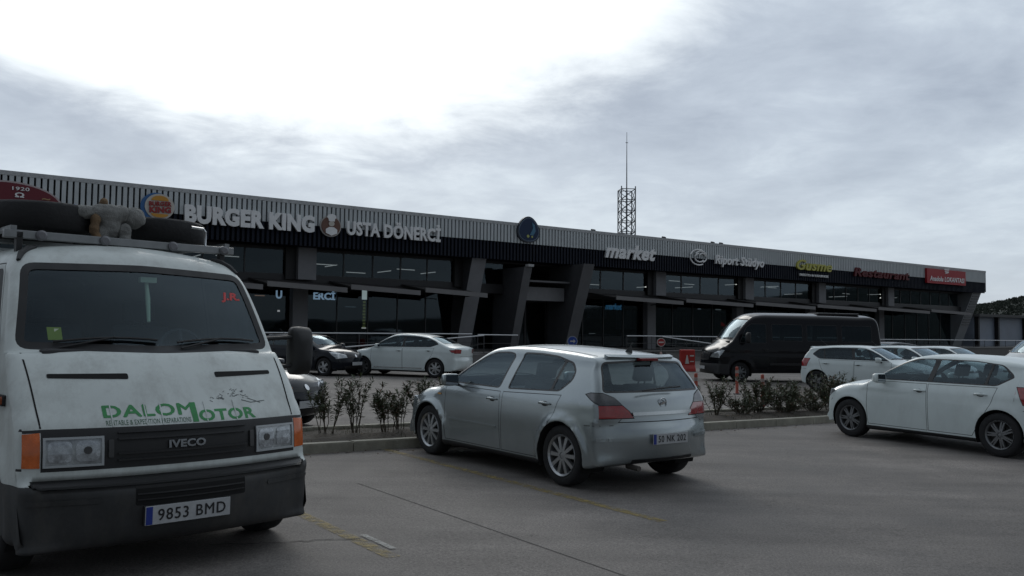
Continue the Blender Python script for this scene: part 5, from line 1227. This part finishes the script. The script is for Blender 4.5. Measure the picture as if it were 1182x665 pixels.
def lit(name, bm, col, e, label, cat='sign'):
    return tag(obj(name, bm, mat(name+'_%.2f%.2f' % (col[0], e), col, .5, emit=col, estr=e)), label, cat)
lit('lit_letter', onwall(fit(textmesh('U', 1, .04, off=.03), h=.42, w=.32), 16.15, 3.28, 41.75), (.55, .78, 1), 1.1, 'lit pale blue letter U inside the ground floor glass, left of the pillar')
lit('lit_lettering', onwall(fit(textmesh('ERCİ', 1, .04, off=.03), h=.50, w=1.22), 18.62, 3.33, 41.75), (.55, .78, 1), 1.1, 'four lit pale blue letters inside the ground floor glass, right of the pillar')
bm = bmesh.new(); box(bm, (-.13, -.26, 0), (.13, .26, .1)); o1 = lit('lit_column_sign', onwall(bm, 20.95, 3.42, 41.8), (.85, 1, .95), 1.2, 'tall lit column sign, white on top with green below, inside the glass')
bm = bmesh.new(); rr = random.Random(8)
for k in range(9): box(bm, (-.07+rr.uniform(-.01, .02), -1.5+.165*k, 0), (.07, -1.40+.165*k, .05))
o2 = obj('column_sign_strip', onwall(bm, 20.95, 3.15, 41.8), mat('strip_green', (.35, .42, .15), .5, emit=(.5, .6, .2), estr=.30)); o2.parent = o1
bm = bmesh.new(); box(bm, (-.12, -.03, 0), (.12, .03, .05)); lit('lit_floor_lamp', onwall(bm, 20.95, 1.62, 41.8), (1, 1, .9), 1.1, 'small white light below the lit column sign', 'lamp')
rr = random.Random(21)
for k, (u, z, w, h, c, e) in enumerate([(15.2, 3.2, .5, .04, (1, .6, .4), .5), (14.9, 2.45, .09, .09, (1, 1, 1), 1.2), (16.2, 2.45, .12, .09, (1, .95, .9), 1.2), (20.2, 2.75, .6, .03, (.5, .7, .8), .25), (33.9+1.9, 2.0, .7, .03, (.8, .8, .8), .5), (36.4, 2.3, .08, .16, (.8, .8, .7), .5), (37.6, 1.4, .5, .03, (.7, .8, .8), .4), (48.1, 3.25, .3, .08, (.5, .6, .7), .35), (50.2, 3.25, .6, .08, (.6, .7, .7), .3)]):
    bm = bmesh.new(); box(bm, (-w/2, -h/2, 0), (w/2, h/2, .04))
    tag(obj('shop_lamp', onwall(bm, u, z, 41.9), mat('shop_lamp_%d' % k, c, .5, emit=c, estr=e)), 'small lamp glowing inside the dark ground floor shops', 'lamp', 'small lights inside the ground floor shops')
bm = fit(textmesh('market', 1, .03, off=.02, shear=.2), w=1.5, h=.42); lit('lit_blue_lettering', onwall(bm, 39.4, 3.22, 41.75), (.10, .42, .75), .45, 'small lit blue lettering inside the glass right of the entrance')
for u, z in ((40.5, 2.15), (50.9, 2.15)):
    bm = bmesh.new(); prism(bm, [(-.42, -.12), (.42, -.12), (.2, .05), (0, .16), (-.2, .05)], lambda a, b, d: Vector((a, b, d)), 0, .2)
    tag(obj('red_stall_hood', onwall(bm, u, z, 42.3), mat('hood_red', (.45, .03, .03), .6, emit=(.7, .04, .04), estr=.16)), 'small red lit hood over a stall, %s' % ('under the blue lettering' if u < 45 else 'left of the dark van roof'), 'stall hood')
CUR = mat('blind_cloth', (.20, .20, .14), .9, var=.35, vscale=1.2); CUR2 = mat('blind_cloth_grey', (.20, .22, .22), .9, var=.3, vscale=1.2)
for i, (u0, u1, z0, z1, m_) in enumerate(((44.3, 46.0, .8, 3.0, CUR), (46.1, 47.3, .8, 3.0, CUR), (49.0, 50.4, 1.0, 3.0, CUR), (50.9, 52.0, 1.0, 3.0, CUR), (39.6, 41.5, 1.7, 3.0, CUR2), (37.0, 38.8, 2.4, 3.0, CUR2))):
    bm = bmesh.new(); n = 20
    for k in range(n+1):
        u = u0+(u1-u0)*k/n; vv = 41.75+.04*math.sin(k*1.7)
        a = bm.verts.new(S(u, vv, z0)); b = bm.verts.new(S(u, vv, z1)); c = bm.verts.new(S(u, vv+.01, z1)); d = bm.verts.new(S(u, vv+.01, z0))
        if k:
            for x in range(4): bm.faces.new((pr[x], (a, b, c, d)[x], (a, b, c, d)[(x+1) % 4], pr[(x+1) % 4]))
        pr = (a, b, c, d)
    bmesh.ops.recalc_face_normals(bm, faces=bm.faces)
    tag(obj('window_blind', bm, m_), ['olive blind in the first lit shop window right of the pillar', 'olive blind in the second lit shop window right of the pillar', 'olive blind left of the dark van windscreen top', 'narrow olive blind nearest the dark van windscreen', 'grey blind behind the red stall hood', 'grey blind below the small blue lettering'][i], 'blind')

# ------------------------------------------------------------------ signs on the fascia
SGW = mat('sign_letter_white', (.78, .78, .78), .5, var=.08, vscale=3); SGD = mat('sign_side_dark', (.05, .05, .05), .6)
def letters(text, u0, u1, z0, z1, m, label, depth=.14, off=.04, shear=0, v=38.99, name='sign_lettering', cat='sign', rot=0, parent=None):
    bm = fit(textmesh(text, 1, depth, off=off, shear=shear, spacing=1.07), w=u1-u0, h=z1-z0)
    if rot: bm.transform(Matrix.Rotation(rot, 4, 'Z'))
    o = obj(name, onwall(bm, (u0+u1)/2, (z0+z1)/2, v-depth/2), m)
    if parent: o.parent = parent
    else: tag(o, label, cat)
    return o
def disc(u, z, ru, rz, m, parent, name, v0, v1, pts=None, n=40):
    bm = bmesh.new(); prism(bm, pts or [(ru*math.cos(2*math.pi*k/n), rz*math.sin(2*math.pi*k/n)) for k in range(n)], lambda a, b, d: Vector((a, b, d)), v0, v1)
    o = obj(name, onwall(bm, u, z, 39.0), m); o.parent = parent; return o
def signroot(name, label): return empty(name, label, 'sign', Matrix.Identity(4))
s_ = signroot('shop_sign', 'dark red oval shop sign with white rim and the year 1920 at the far left')
disc(3.75, 6.42, 2.02, .92, mat('sign_rim_pale', (.42, .36, .36), .6), s_, 'sign_rim', .02, .10)
disc(3.75, 6.42, 1.94, .85, mat('sign_maroon', (.13, .008, .018), .5), s_, 'sign_face', .10, .13)
letters('1920', 3.95, 4.55, 6.98, 7.12, SGW, '', .03, .01, v=38.86, parent=s_)
letters('Ω', 4.05, 4.37, 6.70, 6.90, SGW, '', .03, .03, v=38.86, parent=s_)
letters('~', 5.0, 5.3, 6.68, 6.76, mat('sign_gold', (.35, .22, .10), .5), '', .03, .03, v=38.86, parent=s_)
disc(2.9, 6.75, .07, .30, mat('sign_gold', (.35, .22, .10), .5), s_, 'sign_ornament', .13, .15); disc(3.25, 6.78, .28, .22, mat('sign_brown', (.16, .08, .05), .5), s_, 'sign_ornament', .13, .15)
s_ = signroot('shop_sign', 'round burger logo sign with yellow buns, red name and blue crescent')
ORG = mat('bun_orange', (.55, .26, .03), .5); RDL = mat('logo_red', (.28, .02, .02), .5)
disc(9.45, 6.82, .68, .62, mat('logo_blue', (.03, .12, .30), .5), s_, 'blue_crescent', .02, .08)
disc(9.56, 6.84, .62, .56, mat('logo_cream', (.52, .49, .44), .5), s_, 'logo_ground', .08, .12)
disc(9.56, 7.10, 0, 0, ORG, s_, 'top_bun', .12, .15, pts=[(.36*math.cos(R(a)), .22*math.sin(R(a))) for a in range(0, 181, 15)])
disc(9.56, 6.52, 0, 0, ORG, s_, 'bottom_bun', .12, .15, pts=[(.36*math.cos(R(a)), .16*math.sin(R(a))) for a in range(180, 361, 15)])
letters('BURGER', 9.10, 10.04, 6.86, 7.06, RDL, '', .03, .04, v=38.86, parent=s_, rot=.04); letters('KING', 9.12, 10.02, 6.56, 6.83, RDL, '', .03, .05, v=38.86, parent=s_, rot=.04)
bm_ = letters('BURGER KING', 10.62, 16.75, 6.22, 7.06, SGW, 'large pale thick lettering of two words right of the round burger logo', off=.055)
s_ = signroot('shop_sign', 'round brown sign with a white chef hat between two lettered signs')
disc(17.62, 6.63, .56, .53, mat('ring_pale', (.42, .40, .38), .5), s_, 'sign_rim', .02, .08); disc(17.62, 6.63, .50, .47, mat('brown_face', (.13, .06, .04), .5), s_, 'sign_face', .08, .12)
disc(17.64, 6.93, 0, 0, SGW, s_, 'chef_hat', .12, .15, pts=[(-.15, -.06), (.16, -.06), (.17, .06), (.24, .12), (.22, .24), (.10, .28), (0, .31), (-.10, .28), (-.22, .24), (-.24, .12), (-.17, .06)])
disc(17.64, 6.75, .15, .13, mat('logo_cream', (.52, .49, .44), .5), s_, 'plain_disc', .12, .145)
disc(17.64, 6.42, 0, 0, SGW, s_, 'apron', .12, .15, pts=[(-.30, -.14), (0, -.26), (.30, -.14), (.30, .05), (.12, .16), (-.12, .16), (-.30, .05)])
letters('USTA DÖNERCİ', 18.48, 23.95, 6.26, 7.20, SGW, 'large pale condensed lettering right of the round brown chef hat sign', off=.035)
s_ = signroot('emblem_sign', 'blue drop-shaped emblem standing above the entrance portal')
def egg(a, b): return [(a*math.cos(t)*(1-.22*math.sin(t)), b*math.sin(t)) for t in [2*math.pi*k/40 for k in range(40)]]
disc(29.93, 7.42, 0, 0, mat('emblem_rim', (.012, .02, .035), .5), s_, 'emblem_body', -.02, .14, pts=egg(.80, .76)); disc(29.93, 7.42, 0, 0, mat('emblem_line', (.12, .17, .24), .4), s_, 'emblem_line', .14, .155, pts=egg(.72, .69)); disc(29.93, 7.42, 0, 0, mat('emblem_blue', (.006, .022, .065), .5, spec=.3), s_, 'emblem_face', .155, .17, pts=egg(.68, .65))
disc(30.08, 7.40, 0, 0, mat('emblem_sky', (.03, .14, .24), .4), s_, 'emblem_wave', .17, .19, pts=[(-.1, -.3), (.15, -.32), (.32, -.05), (.25, .3), (.05, .45), (.12, .1)])
disc(29.85, 7.02, .09, .09, mat('emblem_yellow', (.35, .38, .10), .4), s_, 'emblem_dot', .17, .19); disc(30.15, 7.0, .06, .06, mat('emblem_yellow', (.35, .38, .10), .4), s_, 'emblem_dot', .17, .19)
letters('market', 35.95, 40.45, 6.14, 7.06, SGW, 'large pale slanted lettering market on the ribbed fascia', off=.035, shear=.32)
s_ = signroot('emblem_sign', 'pale openwork swirl emblem left of the cursive lettering')
for rr_, a0, a1, ox, oz in ((.62, 60, 300, 0, 0), (.45, -70, 150, .12, .05), (.34, 100, 330, .05, -.02), (.22, 0, 200, .2, .1)):
    bm = bmesh.new(); tube(bm, [Vector((44.6-.0+ox*2+rr_*1.35*math.cos(R(a0+(a1-a0)*k/16)), 38.9, 6.66+oz+rr_*.85*math.sin(R(a0+(a1-a0)*k/16)))) for k in range(17)], .05, 6)
    for w_ in bm.verts: w_.co = MS @ w_.co
    o = obj('swirl', bm, SGW); o.parent = s_
letters('Riport Stüdyo', 46.3, 51.7, 6.12, 6.95, SGW, 'pale cursive lettering right of the swirl emblem', off=.02, shear=.25)
letters('Gusme', 55.7, 60.3, 6.38, 7.18, mat('sign_yellow', (.42, .40, .07), .5), 'yellow cursive lettering on the dark part of the fascia', off=.02, shear=.3)
letters('RESTO & LOUNGE', 56.1, 59.8, 5.92, 6.10, SGW, 'small white lettering under the yellow cursive lettering', off=.01)
letters('Restaurant', 63.4, 72.0, 6.22, 6.95, mat('sign_dark_red', (.09, .006, .010), .6, spec=.3), 'dark red lettering on the fascia left of the red box sign', off=.03, shear=.2)
s_ = signroot('box_sign', 'bright red box sign with white lettering at the right end of the fascia')
bm = bmesh.new(); box(bm, (-3.55, -.66, 0), (3.55, .66, .2)); o = obj('sign_box', onwall(bm, 78.4, 6.80, 39.0), mat('box_red', (.33, .010, .018), .5, spec=.3)); o.parent = s_
letters('Anadolu LOKANTASI', 75.3, 81.6, 6.35, 6.80, SGW, '', .03, .015, v=38.79, parent=s_, shear=.15)
for k in range(3): disc(78.3, 7.40+.0*k, 0, 0, SGW, s_, 'bowl_mark', .21, .24, pts=[(-.5+.1*k, .12-.16*k), (.5-.05*k, .20-.16*k), (.42-.05*k, .10-.16*k), (-.4+.1*k, .03-.16*k)])
# things on the roof edge
for i, (u, lab) in enumerate(((35.3, 'small dark floodlight on the roof edge left of the lattice mast foot'), (41.6, 'small dark floodlight on the roof edge above the cursive lettering'), (46.5, 'left one of the two small floodlights near the middle of the roof edge'), (47.4, 'right one of the two small floodlights near the middle of the roof edge'))):
    root = empty('floodlight', lab, 'floodlight', Matrix.Translation(S(u, 39.3, 7.76)) @ MS, 'floodlights on the roof edge'); bm = bmesh.new(); box(bm, (-.13, -.08, .03), (.13, .08, .13), Matrix.Rotation(.4, 4, 'X')); obj('lamp_head', bm, BLK(), root); bm = bmesh.new(); tube(bm, [(0, 0, -.02), (0, 0, .1)], .03, 6); obj('bracket', bm, BLK(), root)
# lattice mast with a whip aerial
T = S(55.4, 57.0, 0); mast = empty('lattice_mast', 'steel lattice mast with a tall whip aerial rising behind the roof', 'mast', frame((T.x, T.y, 0), (1, .12, 0)))
MT = mat('galvanised', (.13, .14, .155), .5, .5); TOP = 14.75; hw = .66
for sx in (-1, 1):
    for sy in (-1, 1):
        bm = bmesh.new(); tube(bm, [(sx*hw, sy*hw, -1), (sx*hw, sy*hw, TOP+(.25 if sy < 0 else 0))], .055, 6); obj('mast_leg', bm, MT, mast)
z = TOP
while z > .5:
    bm = bmesh.new()
    c = [(-hw, -hw), (hw, -hw), (hw, hw), (-hw, hw)]
    for i in range(4):
        a, b = c[i], c[(i+1) % 4]; tube(bm, [(*a, z), (*b, z)], .04, 5)
    z -= 1.0
    obj('mast_ring', bm, MT, mast)
bm = bmesh.new(); z = TOP
while z > .5:
    for i in range(4):
        a, b = c[i], c[(i+1) % 4]; tube(bm, [(*a, z), (*b, z-1.0)], .028, 4); tube(bm, [(*b, z), (*a, z-1.0)], .028, 4)
    z -= 1.0
obj('mast_bracing', bm, MT, mast)
bm = bmesh.new(); tube(bm, [(0, 0, 6), (0, 0, TOP)], .08, 6); obj('mast_core', bm, MT, mast)
bm = bmesh.new(); tube(bm, [(0, 0, TOP-.1), (0, 0, 17), (0, 0, 20.2)], [.06, .045, .02], 6); tube(bm, [(-.12, 0, 19.2), (.12, 0, 19.2)], .03, 4); obj('whip_aerial', bm, MT, mast)
# low building beyond the right end
A2 = empty('low_building', 'low pale glazed building beyond the right end of the shops', 'building', Matrix.Identity(4))
P('wall', lambda bm: box(bm, (88.0, 41, .36), (118, 50, 3.35)), mat('pale_blue_wall', (.19, .22, .27), .5, var=.2, vscale=.5), parent=A2)
P('roof', lambda bm: box(bm, (87.6, 40.2, 3.35), (118.4, 50.4, 3.62)), mat('low_roof', (.07, .07, .07), .8), parent=A2)
for u in (88.2, 92.5, 99): P('post', lambda bm: box(bm, (u, 40.6, .36), (u+.3, 40.98, 3.35)), mat('panel_black', (.012, .011, .012)), parent=A2)
lamp = empty('street_lamp', 'slender lamp mast before the hill at the far right', 'street lamp', Matrix.Translation(S(104, 62, 0))); bm = bmesh.new(); tube(bm, [(0, 0, -1), (0, 0, 9)], [.09, .05], 6); obj('pole', bm, MT, lamp); bm = bmesh.new(); box(bm, (-.6, -.1, 8.95), (.1, .1, 9.05)); obj('lamp_head', bm, MT, lamp)
# wooded hill at the right; unseen rest of the ring added to darken reflections
def hills():
    bm = bmesh.new(); from mathutils import noise as mn
    rows = []; n = 220
    for i in range(n+1):
        a = 2*math.pi*i/n; row = []
        for j in range(13):
            t = j/12; r = 300+t*260
            az = (90-math.degrees(a)) % 360
            base = 9+8*mn.noise(Vector((math.cos(a)*1.6, math.sin(a)*1.6, 3)))
            if 24 < az < 110: base += 19*min(1, (az-24)/8)*min(1, (110-az)/30)*(1+.15*math.sin(az*.35))
            z = base*math.sin(min(1, t*1.15)*math.pi/2)+mn.noise(Vector((math.cos(a)*r*.05, math.sin(a)*r*.05, 0)))*1.6+mn.noise(Vector((math.cos(a)*r*.2, math.sin(a)*r*.2, 5)))*1.1-1.5
            row.append(bm.verts.new((r*math.cos(a), r*math.sin(a), z)))
        rows.append(row)
    for i in range(n):
        for j in range(12): bm.faces.new((rows[i][j], rows[i][j+1], rows[i+1][j+1], rows[i+1][j]))
    ZH = {(i, j): rows[i][j].co.z for i in range(n) for j in range(12)}
    bmesh.ops.recalc_face_normals(bm, faces=bm.faces)
    for f in bm.faces:
        if f.normal.z < 0: f.normal_flip()
    tag(obj('hills', bm, mat('scrub_hill', (.020, .025, .019), .95, var=.5, vscale=.09)), kind='structure')
    # scrub and pines along the slope seen at the right
    lb = bmesh.new(); rr = random.Random(77)
    for k in range(6500):
        az = rr.uniform(26, 46); r = rr.uniform(302, 535); a = R(90-az); x, y = r*math.cos(a), r*math.sin(a)
        fa = (a % (2*math.pi))/(2*math.pi)*n; fr = (r-300)/260*12; i = int(fa); j = min(10, int(fr)); fa -= i; fr -= j; i2 = (i+1) % n
        zz = (ZH[(i, j)]*(1-fa)+ZH[(i2, j)]*fa)*(1-fr)+(ZH[(i, j+1)]*(1-fa)+ZH[(i2, j+1)]*fa)*fr; s = rr.uniform(.6, 1.5)
        for q in range(7):
            c = Vector((x+rr.uniform(-s, s)*.7, y+rr.uniform(-s, s)*.7, zz+rr.uniform(.0, .8)*s)); w = s*rr.uniform(.25, .5)
            d1 = Vector((rr.uniform(-1, 1), rr.uniform(-1, 1), rr.uniform(-.3, .3))).normalized()*w; d2 = Vector((rr.uniform(-.3, .3), rr.uniform(-.3, .3), 1)).normalized()*w
            lb.faces.new([lb.verts.new(c+x_) for x_ in (-d1, -d2, d1, d2)])
    tag(obj('hill_scrub', lb, mat('scrub_leaves', (.028, .036, .026), .9, var=.5, vscale=.2)), 'dark scrub and trees covering the far hill at the right', 'scrub', kind='stuff')
hills()

# ================================================================== VEHICLES IN THE LOT
car('silver_hatchback', 'silver five-door hatchback parked nose to the kerb, plate 50 NK 202', 'car', AST, SILV(), (.411, 10.525), 2.221, ptext='50 NK 202')
DARKAL = mat('dark_alloy', (.20, .205, .21), .35, .6)
car('white_hatchback', 'white hatchback with black pillars parked nearest on the right, aerial on its roof', 'car', variant(POL, rimmat=DARKAL, spokes=7), WHITE(), (6.88, 13.33), 2.085, ptext=None)
VANP = mat('van_white', (.56, .60, .58), .48, coat=.15, var=.05, vscale=3, back=(.012, .012, .013), dirt=.45)
van('camper_van', 'old white panel van with green bonnet lettering and tyres on its roof rack', 'van', IVE, VANP, (-2.059, 5.591), -.8143)
van('dark_van', 'long dark passenger van standing in the lane before the shops', 'van', SPR, mat('dark_van_paint', (.005, .005, .007), .16, spec=.28, coat=0, back=(.005, .005, .005)), (8.3, 30.8), R(187))
car('white_saloon', 'white four-door saloon seen from the side in the lane, left of the entrance', 'car', SAL, WHITE2(), (-3.55, 29.6), 2.818)
car('dark_hatchback', 'black hatchback in the lane, half hidden by the camper van mirror, number plate in front', 'car', variant(POL, ds=.05), NAVY(), (-6.95, 29.5), R(-27))
car('dark_hatchback', 'dark blue car behind the planted strip, only its nose showing beside the camper van', 'car', variant(POL, ds=.045), NAVY(), (-4.93, 14.0), R(-24))
CL = variant(POL, ds=.05, rimmat=DARKAL)
car('white_hatchback', 'white hatchback nosed towards the planted strip, behind the nearest white hatchback', 'car', CL, WHITE2(), (10.65, 25.4), -.72)
G2 = 'white cars parked in a row behind the planted strip'
car('white_hatchback', 'white hatchback of which roof and windscreen show, second in the far row', 'car', CL, WHITE2(), (13.0, 27.6), R(-53.5), G2)
car('white_hatchback', 'white hatchback mostly hidden behind the nearest one, third in the far row', 'car', CL, WHITE2(), (15.0, 29.1), R(-53.5), G2)
car('dark_saloon', 'dark car roof just showing above the white cars at the right', 'car', variant(SAL, ds=.07), NAVY2(), (17.0, 38.5), R(200))
W3 = mat('small_van_white', (.60, .62, .62), .4, coat=.3, var=.04, back=(.012, .012, .013), dirt=.1)
van('delivery_van', 'small white delivery van cut by the right edge of the photo', 'van', SMV, W3, (20.3, 33.2), R(176))
# load on the camper van roof: everything stands in that van's frame
VM = place((-2.059, 5.591), -.8143)
def big_tyre(x, y, z, tilt, r, w, label):
    M = VM @ Matrix.Translation((x, y, z)) @ Matrix.Rotation(tilt, 4, 'X') @ Matrix.Rotation(R(90), 4, 'X'); root = empty('spare_tyre', label, 'tyre', M, 'off-road tyres lying on the van roof rack')
    bm = bmesh.new(); T = w/2; lathe(bm, [(r*.55, -T*.8), (r*.62, -T), (r*.9, -T*.96), (r*.97, -T*.75), (r*.985, 0), (r*.97, T*.75), (r*.9, T*.96), (r*.62, T), (r*.55, T*.8), (r*.55, -T*.8)], 'y', 48); obj('casing', bm, RUB(), root, smooth=True)
    bm = bmesh.new(); lathe(bm, [(.001, T*.1), (r*.3, T*.2), (r*.5, T*.55), (r*.56, T*.7)], 'y', 30); obj('wheel_disc', bm, mat('steel_wheel_black', (.03, .03, .03), .5, .5), root)
big_tyre(-1.87, -.50, 2.40, .0, .40, .225, 'dark off-road tyre lying on the rack left of the plush toy')
big_tyre(-1.87, .42, 2.385, -.02, .36, .19, 'dark off-road tyre lying on the rack right of the plush toy')
big_tyre(-2.75, -.42, 2.40, .0, .40, .225, 'rear off-road tyre lying on the left side of the rack')
big_tyre(-2.75, .44, 2.40, .0, .40, .225, 'rear off-road tyre lying on the right side of the rack')
def blob(name, balls, m, parent, vox=.014, noise_=.006, M=Matrix.Identity(4)):
    bm = bmesh.new()
    for (x, y, z, r, *sc) in balls:
        s3 = sc if sc else (1, 1, 1); bmesh.ops.create_icosphere(bm, subdivisions=3, radius=r, matrix=M @ Matrix.Translation((x, y, z)) @ Matrix.Diagonal((*s3, 1)))
    me = bpy.data.meshes.new(name); bm.to_mesh(me); bm.free(); t = bpy.data.objects.new('t', me); COL.objects.link(t)
    md = t.modifiers.new('r', 'REMESH'); md.mode = 'VOXEL'; md.voxel_size = vox; md.use_smooth_shade = True
    sm = t.modifiers.new('s', 'SMOOTH'); sm.iterations = 2
    dg = bpy.context.evaluated_depsgraph_get(); me2 = bpy.data.meshes.new_from_object(t.evaluated_get(dg)); bpy.data.objects.remove(t)
    from mathutils import noise as mn
    for v in me2.vertices: v.co += v.normal*(mn.noise(v.co*38)*noise_+mn.noise(v.co*90)*noise_*.5)
    for p in me2.polygons: p.use_smooth = True
    me2.name = name; me2.materials.clear(); me2.materials.append(m); o = bpy.data.objects.new(name, me2); COL.objects.link(o); o.parent = parent; return o
toy = empty('plush_toy', 'worn grey and brown plush animal lying between the tyres on the van roof', 'plush toy', VM @ Matrix.Translation((-1.56, -.12, 2.25)))
PG = mat('plush_grey', (.20, .20, .19), .95, var=.35, vscale=14, bump=.6, bscale=120); PB = mat('plush_brown', (.17, .11, .06), .95, var=.4, vscale=14, bump=.6, bscale=120)
blob('body', [(0, 0, .21, .105, .9, 1.5, .8), (0, -.17, .21, .07, 1, 1.3, .8), (.01, .02, .10, .085, .9, 1, 1.2), (.01, -.04, .05, .07), (0, .10, .22, .075)], PG, toy)
blob('head', [(0, .20, .20, .088), (.06, .23, .18, .045)], PG, toy)
blob('ear', [(0, -.03, .295, .034, .8, 1, 1.3)], PB, toy, .008, .003)
blob('arm', [(.05, -.10, .15, .04, 1, 1, 1.4), (.06, -.11, .08, .038, 1, 1, 1.4), (.06, -.09, .02, .035)], PB, toy, .01, .004)
blob('leg', [(.05, .12, .08, .05, 1, 1, 1.4), (.06, .12, .01, .05)], PG, toy, .01, .004)
bag = empty('tied_bag', 'small blue and red bundle tied beside the plush toy', 'bag', VM @ Matrix.Translation((-1.58, -.40, 2.46))); blob('cloth', [(0, 0, 0, .05, 1, 1.2, .9), (0, .05, .02, .035)], mat('blue_cloth', (.02, .10, .28), .8, var=.3, vscale=30, bump=.5), bag, .009, .006); blob('knot', [(0, -.04, -.04, .03, 1, 1.6, .8)], mat('maroon_cloth', (.08, .015, .02), .9), bag, .008, .004)
